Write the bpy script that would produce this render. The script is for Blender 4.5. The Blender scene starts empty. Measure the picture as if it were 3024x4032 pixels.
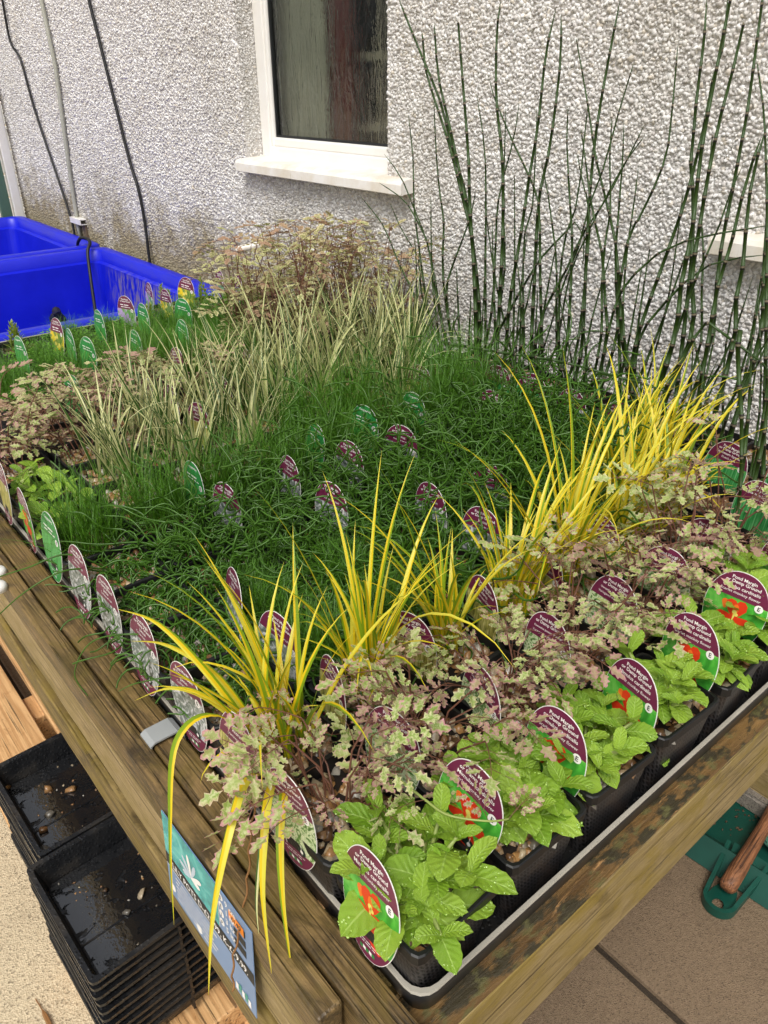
import bpy, bmesh, math, random
import numpy as np
from math import sin, cos, pi, radians, sqrt, atan2
from mathutils import Vector, Matrix, Euler

random.seed(7); np.random.seed(7)
S = bpy.context.scene
COL = S.collection

# ------------------------------------------------------------------ camera
PITCH, HEAD, ROLL = radians(29.5), radians(50.1), radians(-0.3)
CAMP = Vector((-0.248, -0.2554, 1.41))
fw = Vector((cos(PITCH)*cos(HEAD), cos(PITCH)*sin(HEAD), -sin(PITCH)))
rt = Vector((sin(HEAD), -cos(HEAD), 0)); up = rt.cross(fw)
rt2 = cos(ROLL)*rt + sin(ROLL)*up; up2 = -sin(ROLL)*rt + cos(ROLL)*up
cam = bpy.data.cameras.new('camera'); camo = bpy.data.objects.new('camera', cam); COL.objects.link(camo)
M3 = Matrix((rt2, up2, -fw)).transposed()
camo.matrix_world = Matrix.Translation(CAMP) @ M3.to_4x4()
cam.sensor_fit = 'VERTICAL'; cam.sensor_height = 36; cam.lens = 36*3028/4032
cam.clip_start = 0.02; cam.clip_end = 400
S.camera = camo

# ------------------------------------------------------------------ world, sun, exposure (bright overcast)
W = bpy.data.worlds.new('World'); S.world = W; W.use_nodes = True
nt = W.node_tree; bg = nt.nodes['Background']
sky = nt.nodes.new('ShaderNodeTexSky'); sky.sky_type = 'NISHITA'; sky.sun_disc = False
SUN_EL, SUN_AZ = radians(56), radians(215)      # azimuth measured from +X towards +Y
sky.sun_elevation = SUN_EL; sky.sun_rotation = radians(90) - SUN_AZ
sky.air_density = 1.0; sky.dust_density = 6.0; sky.ozone_density = 0.6
hs = nt.nodes.new('ShaderNodeHueSaturation'); hs.inputs['Saturation'].default_value = 0.25
nt.links.new(sky.outputs[0], hs.inputs['Color']); nt.links.new(hs.outputs[0], bg.inputs['Color'])
bg.inputs['Strength'].default_value = 0.13
sl = bpy.data.lights.new('sun', 'SUN'); sl.energy = 1.5; sl.angle = radians(22); sl.color = (1.0, 0.97, 0.92)
so = bpy.data.objects.new('sun', sl); COL.objects.link(so)
so.rotation_euler = Vector((cos(SUN_EL)*cos(SUN_AZ), cos(SUN_EL)*sin(SUN_AZ), sin(SUN_EL))).to_track_quat('Z', 'Y').to_euler()
S.view_settings.view_transform = 'Standard'; S.view_settings.look = 'None'
S.view_settings.exposure = 0.15; S.view_settings.gamma = 1.0
S.cycles.max_bounces = 8; S.cycles.transparent_max_bounces = 8

# ------------------------------------------------------------------ helpers
def srgb(h):
    h = h.lstrip('#'); c = [int(h[i:i+2], 16)/255 for i in (0, 2, 4)]
    return tuple(x/12.92 if x <= .04045 else ((x+.055)/1.055)**2.4 for x in c) + (1,)

def linkob(name, data, parent=None, mtx=None):
    o = bpy.data.objects.new(name, data); COL.objects.link(o)
    if parent is not None: o.parent = parent
    if mtx is not None: o.matrix_basis = mtx
    return o

def tag(o, label, cat, group=None, kind=None):
    if label: o['label'] = label
    if cat: o['category'] = cat
    if group: o['group'] = group
    if kind: o['kind'] = kind
    return o

def thing(name, label, cat, loc=(0, 0, 0), rz=0, group=None):
    o = bpy.data.objects.new(name, None); COL.objects.link(o); o.empty_display_size = .02
    o.matrix_basis = Matrix.Translation(loc) @ Matrix.Rotation(rz, 4, 'Z')
    return tag(o, label, cat, group)

def mk(name, v, f, mats, mi=None, smooth=False, uv=None):
    me = bpy.data.meshes.new(name); me.from_pydata([tuple(p) for p in v], [], f)
    for m in (mats if isinstance(mats, (list, tuple)) else [mats]): me.materials.append(m)
    if mi is not None: me.polygons.foreach_set('material_index', mi)
    if smooth: me.polygons.foreach_set('use_smooth', [True]*len(me.polygons))
    if uv is not None:
        l = me.uv_layers.new(name='UVMap'); idx = np.zeros(len(me.loops), dtype=np.int32)
        me.loops.foreach_get('vertex_index', idx)
        l.data.foreach_set('uv', np.array(uv, dtype=np.float32)[idx].ravel())
    me.update(); return me

class MB:
    """collects geometry for one mesh"""
    def __init__(s): s.v = []; s.f = []; s.m = []; s.uv = []
    def add(s, v, f, m=0, uv=None):
        o = len(s.v); s.v += [tuple(p) for p in v]; s.f += [tuple(i+o for i in q) for q in f]; s.m += [m]*len(f)
        s.uv += list(uv) if uv is not None else [(0, 0)]*len(v)
    def box(s, lo, hi, m=0):
        x0, y0, z0 = lo; x1, y1, z1 = hi
        s.add([(x0,y0,z0),(x1,y0,z0),(x1,y1,z0),(x0,y1,z0),(x0,y0,z1),(x1,y0,z1),(x1,y1,z1),(x0,y1,z1)],
              [(0,3,2,1),(4,5,6,7),(0,1,5,4),(1,2,6,5),(2,3,7,6),(3,0,4,7)], m)
    def tube(s, pts, rad, n=6, m=0, cap=True):
        pts = [Vector(p) for p in pts]; rr = rad if hasattr(rad, '__len__') else [rad]*len(pts)
        t0 = (pts[1]-pts[0]).normalized(); a = t0.orthogonal().normalized(); vs = []; uvs = []
        for i, p in enumerate(pts):
            t = (pts[min(i+1, len(pts)-1)]-pts[max(i-1, 0)]).normalized()
            a = (a - t*a.dot(t)).normalized(); b = t.cross(a)
            for k in range(n):
                vs.append(p + (a*cos(2*pi*k/n)+b*sin(2*pi*k/n))*rr[i]); uvs.append((k/n, i/(len(pts)-1)))
        fs = [(i*n+k, i*n+(k+1) % n, (i+1)*n+(k+1) % n, (i+1)*n+k) for i in range(len(pts)-1) for k in range(n)]
        if cap: fs += [tuple(range(n))[::-1], tuple((len(pts)-1)*n+k for k in range(n))]
        s.add(vs, fs, m, uvs)
    def build(s, name, mats, parent=None, mtx=None, smooth=False):
        me = mk(name, s.v, s.f, mats, s.m, smooth, s.uv); return linkob(name, me, parent, mtx)
    def mesh(s, name, mats, smooth=False): return mk(name, s.v, s.f, mats, s.m, smooth, s.uv)

def bevel_box_mesh(name, size, mats, bev=.003, seg=2, jitter=0):
    bm = bmesh.new(); bmesh.ops.create_cube(bm, size=1)
    for v in bm.verts: v.co = Vector((v.co.x*size[0], v.co.y*size[1], v.co.z*size[2]))
    if bev: bmesh.ops.bevel(bm, geom=list(bm.edges), offset=bev, segments=seg, affect='EDGES', profile=.6)
    if jitter:
        for v in bm.verts: v.co += Vector([random.uniform(-1, 1)*jitter for _ in range(3)])
    me = bpy.data.meshes.new(name); bm.to_mesh(me); bm.free()
    for m in (mats if isinstance(mats, (list, tuple)) else [mats]): me.materials.append(m)
    return me

def bar(name, lo, hi, mat_, parent, bev=.003, long_axis=None, cuts=0, wob=0):
    """a board with bevelled edges between two corners; optional wobble along its length"""
    lo, hi = Vector(lo), Vector(hi); sz = hi-lo
    bm = bmesh.new(); bmesh.ops.create_cube(bm, size=1)
    for v in bm.verts: v.co = Vector((v.co.x*sz.x, v.co.y*sz.y, v.co.z*sz.z))
    bmesh.ops.bevel(bm, geom=list(bm.edges), offset=bev, segments=2, affect='EDGES', profile=.5)
    if cuts:
        ax = max(range(3), key=lambda i: sz[i])
        for k in range(1, cuts):
            co = Vector((0, 0, 0)); co[ax] = -sz[ax]/2 + sz[ax]*k/cuts; no = Vector((0, 0, 0)); no[ax] = 1
            bmesh.ops.bisect_plane(bm, geom=bm.verts[:]+bm.edges[:]+bm.faces[:], plane_co=co, plane_no=no)
        sd = random.random()*50
        for v in bm.verts:
            q = v.co[ax]*9+sd
            for a2 in range(3):
                if a2 != ax: v.co[a2] += wob*(sin(q*(1+a2*.37))+.5*sin(q*3.1+a2))*.6 + random.uniform(-.3, .3)*wob
    me = bpy.data.meshes.new(name); bm.to_mesh(me); bm.free(); me.materials.append(mat_)
    return linkob(name, me, parent, Matrix.Translation((lo+hi)/2))

# ------------------------------------------------------------------ materials
def newmat(name, base=(.5, .5, .5, 1), rough=.6, spec=.5, metal=0):
    m = bpy.data.materials.new(name); m.use_nodes = True; b = m.node_tree.nodes['Principled BSDF']
    b.inputs['Base Color'].default_value = base; b.inputs['Roughness'].default_value = rough
    b.inputs['Specular IOR Level'].default_value = spec; b.inputs['Metallic'].default_value = metal
    return m, m.node_tree, b
def N(t, typ, **kw):
    n = t.nodes.new(typ)
    for k, v in kw.items():
        if k in n.inputs: n.inputs[k].default_value = v
        else: setattr(n, k, v)
    return n
def ramp(t, fac, stops):
    r = t.nodes.new('ShaderNodeValToRGB'); e = r.color_ramp.elements
    while len(e) < len(stops): e.new(.5)
    for q, (p, c) in zip(e, stops): q.position = p; q.color = c if len(c) == 4 else (*c, 1)
    t.links.new(fac, r.inputs[0]); return r.outputs[0]
def mixc(t, fac, a, b, blend='MIX'):
    m = t.nodes.new('ShaderNodeMix'); m.data_type = 'RGBA'; m.blend_type = blend
    for s_, k in ((fac, 0), (a, 6), (b, 7)):
        if isinstance(s_, (int, float)): m.inputs[k].default_value = s_
        elif isinstance(s_, tuple): m.inputs[k].default_value = s_ if len(s_) == 4 else (*s_, 1)
        else: t.links.new(s_, m.inputs[k])
    return m.outputs[2]
def mth(t, op, a, b=None, clamp=False):
    m = t.nodes.new('ShaderNodeMath'); m.operation = op; m.use_clamp = clamp
    for i, s_ in enumerate((a, b)):
        if s_ is None: continue
        if isinstance(s_, (int, float)): m.inputs[i].default_value = s_
        else: t.links.new(s_, m.inputs[i])
    return m.outputs[0]
def coords(t, scale=(1, 1, 1), kind='Object', rand=False):
    c = t.nodes.new('ShaderNodeTexCoord'); mp = t.nodes.new('ShaderNodeMapping'); mp.inputs['Scale'].default_value = scale
    t.links.new(c.outputs[kind], mp.inputs[0])
    if rand:
        oi = t.nodes.new('ShaderNodeObjectInfo'); mu = t.nodes.new('ShaderNodeVectorMath'); mu.operation = 'SCALE'
        mu.inputs[0].default_value = (37, 71, 53); t.links.new(oi.outputs['Random'], mu.inputs['Scale'])
        t.links.new(mu.outputs[0], mp.inputs['Location'])
    return mp.outputs[0]
def noise(t, vec, scale, detail=4, rough=.55, dist=0):
    n = N(t, 'ShaderNodeTexNoise', Scale=scale, Detail=detail, Roughness=rough, Distortion=dist); t.links.new(vec, n.inputs['Vector'])
    return n.outputs['Fac']
def bump(t, b, h, strength=.3, dist=.002):
    n = N(t, 'ShaderNodeBump', Strength=strength, Distance=dist); t.links.new(h, n.inputs['Height']); t.links.new(n.outputs[0], b.inputs['Normal'])
def worldpos(t): return t.nodes.new('ShaderNodeNewGeometry').outputs['Position']

def plain(name, col, rough=.5, spec=.5, bumpy=0, scale=200, var=.08):
    m, t, b = newmat(name, col, rough, spec); v = coords(t)
    n = noise(t, v, scale*.2, 4); t.links.new(mixc(t, n, tuple(x*(1-var*2) for x in col[:3]), tuple(min(1, x*(1+var*2)) for x in col[:3])), b.inputs['Base Color'])
    if bumpy: bump(t, b, noise(t, v, scale, 3), bumpy, .001)
    return m

def wood(name, axis, c0, c1, cdark, rough=.55, algae=None, stain=.5, fine=1, ring=.45):
    m, t, b = newmat(name, rough=rough)
    def ax(across, along):
        q = [across]*3; q[axis] = along; return coords(t, tuple(q), rand=True)
    g = noise(t, ax(55*fine, 1.1), 1.0, 3, .5, .35)                       # growth rings
    rings = mth(t, 'SINE', mth(t, 'MULTIPLY', g, 55))
    rings = mth(t, 'ADD', mth(t, 'MULTIPLY', rings, .5), .5)
    fib = noise(t, ax(420*fine, 7), 1.0, 4, .7)                             # fibres
    col = ramp(t, mth(t, 'ADD', mth(t, 'MULTIPLY', rings, ring), mth(t, 'MULTIPLY', fib, 1.1-ring)), [(.25, c0), (.8, c1)])
    crack = ramp(t, noise(t, ax(300*fine, 3.2), 1.0, 2, .5), [(.60, (0, 0, 0)), (.67, (1, 1, 1))])
    col = mixc(t, mth(t, 'MULTIPLY', crack, .8), col, tuple(x*.22 for x in c0[:3]))
    blot = noise(t, ax(18, 8), 1.6, 8, .74, .8)
    msk = ramp(t, blot, [(.60-.2*stain, (0, 0, 0)), (.76-.2*stain, (1, 1, 1))])
    col = mixc(t, mth(t, 'MULTIPLY', msk, .8), col, cdark)
    sp = ramp(t, noise(t, ax(130, 80), 1.0, 5, .75), [(.60, (0, 0, 0)), (.72, (1, 1, 1))])
    col = mixc(t, mth(t, 'MULTIPLY', sp, .6), col, tuple(x*.35 for x in cdark[:3]))
    if algae:
        na = noise(t, ax(16, 10), 1.3, 7, .7, .7)
        col = mixc(t, mth(t, 'MULTIPLY', ramp(t, na, [(.44, (0, 0, 0)), (.62, (1, 1, 1))]), .7), col, algae)
    t.links.new(col, b.inputs['Base Color'])
    h = mth(t, 'SUBTRACT', mth(t, 'ADD', mth(t, 'MULTIPLY', rings, ring), mth(t, 'MULTIPLY', fib, .8)), mth(t, 'MULTIPLY', crack, 1.2))
    bump(t, b, h, .7, .0016)
    t.links.new(mth(t, 'ADD', mth(t, 'MULTIPLY', blot, -.5), rough+.25), b.inputs['Roughness'])
    return m

M = {}
M['wood_top'] = wood('weathered_wet_timber', 1, srgb('#4a3a21'), srgb('#8e744a'), srgb('#2e2518'), .42, srgb('#6b5a28'), .7, .9, .36)
M['wood_side'] = wood('weathered_side_timber', 1, srgb('#8a764e'), srgb('#b09a70'), srgb('#74613a'), .6, srgb('#85733c'), .45, .8, .14)
M['wood_ledge'] = wood('mossy_ledge_timber', 1, srgb('#5c4a28'), srgb('#8f7a4a'), srgb('#3a2f1a'), .6, srgb('#7d6a26'), .55, .8)
M['wood_x'] = wood('mossy_timber', 0, srgb('#7d6a40'), srgb('#ab966a'), srgb('#655428'), .6, srgb('#8f7a2e'), .55, .8, .12)
M['wood_pallet'] = wood('new_pine', 1, srgb('#b98a58'), srgb('#d9ad78'), srgb('#a5713f'), .6, None, .3, .5)
M['wood_handle'] = wood('old_handle_wood', 0, srgb('#6e452c'), srgb('#93623f'), srgb('#4a2f20'), .55, None, .5)

def mossy_top():
    m, t, b = newmat('lichen_timber_top', rough=.6); v = coords(t, (3.5, 60, 60)); g = noise(t, v, 1, 5, .6, .4)
    col = ramp(t, g, [(.3, srgb('#4a3418')), (.65, srgb('#8a6a3a'))])
    v2 = coords(t, (10, 26, 20)); n = noise(t, v2, 2.2, 6, .65)
    col = mixc(t, ramp(t, n, [(.47, (0, 0, 0)), (.55, (1, 1, 1))]), col, srgb('#37301c'))
    n2 = noise(t, coords(t, (16, 30, 20)), 2.5, 5, .6); col = mixc(t, mth(t, 'MULTIPLY', ramp(t, n2, [(.54, (0, 0, 0)), (.64, (1, 1, 1))]), .8), col, srgb('#5f5c34'))
    n3 = noise(t, coords(t, (9, 60, 60)), 1.4, 6, .7, .5); col = mixc(t, ramp(t, n3, [(.62, (0, 0, 0)), (.68, (1, 1, 1))]), col, srgb('#b08653'))
    t.links.new(col, b.inputs['Base Color']); bump(t, b, mth(t, 'ADD', n, n3), .8, .004); return m
M['lichen'] = mossy_top()

def blackplastic(name, rough=.35, wet=True, perf=False, c='#17181a'):
    m, t, b = newmat(name, srgb(c), rough)
    v = coords(t)
    if wet:
        n = noise(t, v, 60, 5, .6); d = noise(t, v, 14, 5, .7)
        t.links.new(ramp(t, d, [(.35, (rough*.25,)*3), (.6, (rough*1.5,)*3)]), b.inputs['Roughness'])
        vo = N(t, 'ShaderNodeTexVoronoi', Scale=170.0); t.links.new(v, vo.inputs['Vector'])
        h = ramp(t, vo.outputs['Distance'], [(.1, (1, 1, 1)), (.42, (0, 0, 0))])
        bump(t, b, mth(t, 'ADD', h, n), .5, .0015)
        t.links.new(mixc(t, ramp(t, d, [(.5, (0, 0, 0)), (.75, (1, 1, 1))]), srgb(c), srgb('#2a241c')), b.inputs['Base Color'])
    if perf:
        g = N(t, 'ShaderNodeTexBrick', Scale=100.0); g.inputs['Mortar Size'].default_value = .12
        g.inputs['Brick Width'].default_value = .45; g.inputs['Row Height'].default_value = .8; g.inputs['Mortar Smooth'].default_value = .2
        uvn = t.nodes.new('ShaderNodeUVMap'); t.links.new(uvn.outputs[0], g.inputs['Vector'])
        dn = noise(t, v, 30, 5, .7)
        cc = mixc(t, g.outputs['Fac'], srgb('#020203'), srgb('#343233'))
        cc = mixc(t, mth(t, 'MULTIPLY', ramp(t, dn, [(.5, (0, 0, 0)), (.68, (1, 1, 1))]), .55), cc, srgb('#4e4036'))
        t.links.new(cc, b.inputs['Base Color']); bump(t, b, g.outputs['Fac'], 1.0, .002)
    return m
M['black'] = blackplastic('black_wet_plastic', .4)
M['pot'] = blackplastic('black_pot_plastic', .4, False, True)
M['potlip'] = plain('black_pot_lip', srgb('#111112'), .45, .5, .2, 90)
M['tray'] = plain('charcoal_tray', srgb('#2a2b2d'), .42, .5, .3, 60, .15)
M['rim'] = plain('pale_tray_edge', srgb('#a19c90'), .5, .5, .2, 80, .12)
M['silt'] = plain('grey_silt', srgb('#6b6352'), .85, .3, .8, 120, .35)
M['soil'] = plain('wet_compost', srgb('#1d1610'), .8, .3, 1, 160, .3)
M['metal'] = plain('galvanised_steel', srgb('#9a9d9c'), .42, .6, .3, 50, .12)
M['white_pl'] = plain('white_plastic', srgb('#e6e5e0'), .4)
M['cable'] = plain('black_cable', srgb('#141414'), .5)
M['drop'] = newmat('water_drop', srgb('#8fae4a'), .05, .8)[0]

def stones_mat(name, stops, rough=.4):
    m, t, b = newmat(name, rough=rough); a = t.nodes.new('ShaderNodeAttribute'); a.attribute_name = 'rnd'
    c = ramp(t, a.outputs['Fac'], stops); n = noise(t, coords(t), 300, 3)
    t.links.new(mixc(t, mth(t, 'MULTIPLY', n, .5), c, (0.05, .035, .02), 'MIX'), b.inputs['Base Color']); return m
M['gravel'] = stones_mat('wet_pea_gravel', [(0, srgb('#3b2c1e')), (.2, srgb('#7a5533')), (.4, srgb('#b98a55')), (.55, srgb('#8b6a4a')), (.7, srgb('#d0bb98')), (.85, srgb('#5e5a52')), (1, srgb('#c9c3b6'))], .3)

def leafmat(name, builder, rough=.45, trans=.3, veins=False):
    m, t, b = newmat(name, rough=rough, spec=.45); col = builder(t); t.links.new(col, b.inputs['Base Color'])
    tr = t.nodes.new('ShaderNodeBsdfTranslucent'); t.links.new(col, tr.inputs['Color'])
    mx = t.nodes.new('ShaderNodeMixShader'); mx.inputs[0].default_value = trans
    out = t.nodes['Material Output']; t.links.new(b.outputs[0], mx.inputs[1]); t.links.new(tr.outputs[0], mx.inputs[2]); t.links.new(mx.outputs[0], out.inputs[0])
    if veins:
        u = t.nodes.new('ShaderNodeUVMap'); sx = t.nodes.new('ShaderNodeSeparateXYZ'); t.links.new(u.outputs[0], sx.inputs[0])
        au = mth(t, 'ABSOLUTE', mth(t, 'SUBTRACT', sx.outputs[0], .5))
        w = mth(t, 'SINE', mth(t, 'MULTIPLY', mth(t, 'SUBTRACT', sx.outputs[1], mth(t, 'MULTIPLY', au, .55)), 44))
        mid = mth(t, 'MULTIPLY', mth(t, 'SUBTRACT', .04, au, True), -18)
        h = mth(t, 'ADD', mth(t, 'ADD', w, mid), mth(t, 'MULTIPLY', noise(t, coords(t), 180, 3), 1.6)); bump(t, b, h, .45, .0012)
    return m
def orand(t): return t.nodes.new('ShaderNodeObjectInfo').outputs['Random']
def uvxy(t):
    u = t.nodes.new('ShaderNodeUVMap'); sx = t.nodes.new('ShaderNodeSeparateXYZ'); t.links.new(u.outputs[0], sx.inputs[0]); return sx.outputs[0], sx.outputs[1]
def c_mimulus(t):
    r = orand(t); a = mixc(t, r, srgb('#7fa62a'), srgb('#adcb48')); n = noise(t, coords(t, rand=True), 60, 4)
    a = mixc(t, mth(t, 'MULTIPLY', n, .6), a, srgb('#64911f'))
    n2 = noise(t, coords(t, rand=True), 45, 4); a = mixc(t, mth(t, 'MULTIPLY', ramp(t, n2, [(.66, (0, 0, 0)), (.72, (1, 1, 1))]), .6), a, srgb('#b5a56a'))
    x, y = uvxy(t); rib = mth(t, 'LESS_THAN', mth(t, 'ABSOLUTE', mth(t, 'SUBTRACT', x, .5)), .025)
    return mixc(t, mth(t, 'MULTIPLY', rib, .5), a, srgb('#b9d774'))
M['mimulus'] = leafmat('monkey_flower_leaf', c_mimulus, .35, .25, True)
def stripes(cA, cB, cC, k=.28):
    def f(t):
        x, y = uvxy(t); r = orand(t)
        s = mth(t, 'ADD', x, mth(t, 'MULTIPLY', mth(t, 'SUBTRACT', r, .5), .8))
        a = ramp(t, s, [(.0, cB), (k, cB), (k+.08, cA), (.68, cA), (.76, cC), (1, cC)])
        base = ramp(t, y, [(0, (1, 1, 1)), (.25, (0, 0, 0))]); a = mixc(t, mth(t, 'MULTIPLY', base, .5), a, cB)
        tip = ramp(t, y, [(.96, (0, 0, 0)), (1, (1, 1, 1))]); return mixc(t, mth(t, 'MULTIPLY', tip, .6), a, srgb('#8c6a30'))
    return f
M['acorus'] = leafmat('golden_sweet_flag_blade', stripes(srgb('#e6c81c'), srgb('#83a01c'), srgb('#e2d84a')), .4, .3)
M['acorus_w'] = leafmat('cream_sweet_flag_blade', stripes(srgb('#e6e0ac'), srgb('#46652a'), srgb('#cdd08e'), .40), .45, .3)
def c_oen(t):
    r = orand(t); x, y = uvxy(t); g = mixc(t, r, srgb('#86a046'), srgb('#a6b568')); n = noise(t, coords(t, rand=True), 14, 4, .65)
    g = mixc(t, ramp(t, n, [(.46, (0, 0, 0)), (.58, (1, 1, 1))]), g, srgb('#bfc68a'))
    r2 = mth(t, 'FRACT', mth(t, 'MULTIPLY', r, 7.31)); pk = mixc(t, ramp(t, r2, [(.1, (0, 0, 0)), (.5, (1, 1, 1))]), srgb('#cfcb98'), srgb('#d0869c'))
    edge = ramp(t, mth(t, 'ADD', x, mth(t, 'MULTIPLY', mth(t, 'SUBTRACT', n, .5), 1.6)), [(.55, (0, 0, 0)), (1.0, (.85,)*3)])
    a = mixc(t, edge, g, pk)
    return mixc(t, mth(t, 'MULTIPLY', ramp(t, r2, [(.55, (0, 0, 0)), (.95, (1, 1, 1))]), .6), a, srgb('#b0747f'))
M['oenanthe'] = leafmat('pink_cream_dropwort_leaf', c_oen, .5, .3)
def c_oen2(t):
    r = orand(t); x, y = uvxy(t); g = mixc(t, r, srgb('#8f9a55'), srgb('#b5b37a')); r2 = mth(t, 'FRACT', mth(t, 'MULTIPLY', r, 7.31))
    a = mixc(t, ramp(t, x, [(.5, (0, 0, 0)), (.7, (1, 1, 1))]), g, srgb('#d5cf9c'))
    return mixc(t, mth(t, 'MULTIPLY', ramp(t, r2, [(.4, (0, 0, 0)), (.9, (1, 1, 1))]), .65), a, srgb('#a96f6c'))
M['oenanthe_far'] = leafmat('dull_pink_dropwort_leaf', c_oen2, .55, .3)
M['redstem'] = plain('red_brown_stem', srgb('#6b4636'), .5)
M['palestem'] = plain('pale_green_stem', srgb('#8d9c52'), .5)
def c_green(a, b): return lambda t: mixc(t, noise(t, coords(t), 55, 3), a, b)
M['juncus'] = leafmat('corkscrew_rush_stem', c_green(srgb('#203c0b'), srgb('#527e26')), .35, .08)
M['grass'] = leafmat('fine_green_rush', c_green(srgb('#285a0c'), srgb('#6a9c28')), .45, .25)
M['cover'] = leafmat('small_green_leaf', c_green(srgb('#4c8a22'), srgb('#8abf45')), .45, .3)
M['lysi'] = leafmat('yellow_green_shoot_leaf', c_green(srgb('#7f9a30'), srgb('#b4be58')), .45, .3)
M['eq'] = plain('horsetail_green', srgb('#2f461a'), .45, .4, .3, 260, .25)
M['eq_dark'] = plain('horsetail_dark_band', srgb('#1b1712'), .6)
M['eq_buff'] = plain('horsetail_buff_band', srgb('#6f6552'), .6)
M['dead'] = plain('dead_brown_blade', srgb('#8a6238'), .6)

# pebbledash wall
def pebble_mat(name, stone):
    m, t, b = newmat(name, rough=.75, spec=.3); p = worldpos(t); sp = t.nodes.new('ShaderNodeSeparateXYZ'); t.links.new(p, sp.inputs[0])
    if stone:
        a = t.nodes.new('ShaderNodeAttribute'); a.attribute_name = 'rnd'
        c = ramp(t, a.outputs['Fac'], [(0, srgb('#c3beba')), (.3, srgb('#d9d6d2')), (.6, srgb('#e6e4e2')), (.85, srgb('#efeeec')), (1, srgb('#d3cabc'))])
    else: c = mixc(t, noise(t, p, 120, 4), srgb('#b3afac'), srgb('#d0cdc9'))
    n = noise(t, p, 3.2, 5, .6); n2 = noise(t, p, 18, 4, .6)
    # algae growing up from the damp foot of the wall, patchy
    h = mth(t, 'ADD', sp.outputs[2], mth(t, 'MULTIPLY', mth(t, 'SUBTRACT', n, .5), -.7))
    al = ramp(t, mth(t, 'ADD', h, mth(t, 'MULTIPLY', mth(t, 'SUBTRACT', n2, .5), .5)), [(.74, (1, 1, 1)), (1.26, (0, 0, 0))])
    yy = ramp(t, mth(t, 'MULTIPLY', sp.outputs[1], .25), [(.38, (.12,)*3), (.56, (1, 1, 1))])
    c = mixc(t, mth(t, 'MULTIPLY', mth(t, 'MULTIPLY', al, yy), .8), c, srgb('#87784c'), 'MIX')
    n3 = noise(t, p, 1.7, 4, .6); c = mixc(t, mth(t, 'MULTIPLY', ramp(t, n3, [(.48, (0, 0, 0)), (.75, (1, 1, 1))]), .3), c, srgb('#a29a86'))
    # dark brown strip along the far corner of the wall
    e = ramp(t, mth(t, 'ADD', mth(t, 'MULTIPLY', sp.outputs[1], .2), mth(t, 'MULTIPLY', n2, .012)), [(.964, (0, 0, 0)), (.975, (1, 1, 1))])
    c = mixc(t, mth(t, 'MULTIPLY', e, .85), c, srgb('#4a4030'))
    t.links.new(c, b.inputs['Base Color'])
    if not stone: bump(t, b, noise(t, p, 260, 3), .6, .003)
    return m
M['wall'] = pebble_mat('pebbledash_bed', False); M['pebble'] = pebble_mat('pebbledash_stone', True)
def upvc(name, dirty):
    m, t, b = newmat(name, rough=.35); v = coords(t); n = noise(t, v, 7, 5, .65); n2 = noise(t, coords(t, (6, 40, 6)), 3, 5, .7)
    c = mixc(t, mth(t, 'MULTIPLY', ramp(t, n, [(.4, (0, 0, 0)), (.7, (1, 1, 1))]), dirty), srgb('#eceae6'), srgb('#cfc0a2'))
    c = mixc(t, mth(t, 'MULTIPLY', ramp(t, n2, [(.62, (0, 0, 0)), (.75, (1, 1, 1))]), dirty*.7), c, srgb('#a39464'))
    t.links.new(c, b.inputs['Base Color']); return m
M['upvc'] = upvc('white_upvc', .15); M['sill'] = upvc('stained_cream_sill', .75)
M['gasket'] = plain('black_gasket', srgb('#1a1c1e'), .5)
def glassmat():
    m, t, b = newmat('rippled_window_glass', (1, 1, 1, 1), .04, .6); b.inputs['Transmission Weight'].default_value = 1.0; b.inputs['IOR'].default_value = 1.45
    v = coords(t, (1, 9, 2.2)); n = noise(t, v, 2.5, 4, .6, 1.2); bump(t, b, n, .35, .01); b.inputs['Base Color'].default_value = (.62, .66, .63, 1)
    return m
M['glass'] = glassmat()

def blue_plastic():
    m, t, b = newmat('royal_blue_plastic', srgb('#1424d8'), .32, .5); p = worldpos(t); sp = t.nodes.new('ShaderNodeSeparateXYZ'); t.links.new(p, sp.inputs[0])
    n = noise(t, p, 6, 5, .65); c = mixc(t, n, srgb('#0812a8'), srgb('#1424d8'))
    mp = t.nodes.new('ShaderNodeMapping'); mp.inputs['Scale'].default_value = (30, 30, 7); t.links.new(p, mp.inputs[0])
    n2 = noise(t, mp.outputs[0], 1.6, 5, .65)
    zone = mth(t, 'MULTIPLY', ramp(t, sp.outputs[0], [(.0, (0, 0, 0)), (1, (1, 1, 1))]), 1)
    xx = mth(t, 'GREATER_THAN', sp.outputs[0], 1.07); yy = ramp(t, mth(t, 'MULTIPLY', sp.outputs[1], .25), [(.60, (0, 0, 0)), (.66, (1, 1, 1)), (.80, (1, 1, 1)), (.86, (0, 0, 0))])
    zz = ramp(t, sp.outputs[2], [(.46, (0, 0, 0)), (.52, (1, 1, 1)), (.63, (1, 1, 1)), (.66, (0, 0, 0))])
    k = mth(t, 'MULTIPLY', mth(t, 'MULTIPLY', mth(t, 'MULTIPLY', xx, yy), zz), ramp(t, n2, [(.46, (0, 0, 0)), (.58, (1, 1, 1))]))
    c = mixc(t, mth(t, 'MULTIPLY', k, .85), c, srgb('#8d8272')); t.links.new(c, b.inputs['Base Color'])
    t.links.new(mth(t, 'ADD', mth(t, 'MULTIPLY', n, .25), .25), b.inputs['Roughness']); bump(t, b, noise(t, p, 90, 3), .08, .002)
    return m
M['blue'] = blue_plastic()
M['pan'] = plain('bottle_green_plastic', srgb('#0b4438'), .4, .5, .25, 60, .25)
M['pan_dirt'] = plain('dusty_debris', srgb('#5b4b3a'), .9, .2, 1, 90, .4)
M['bristle'] = plain('dark_green_bristle', srgb('#1d5a44'), .6)
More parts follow.
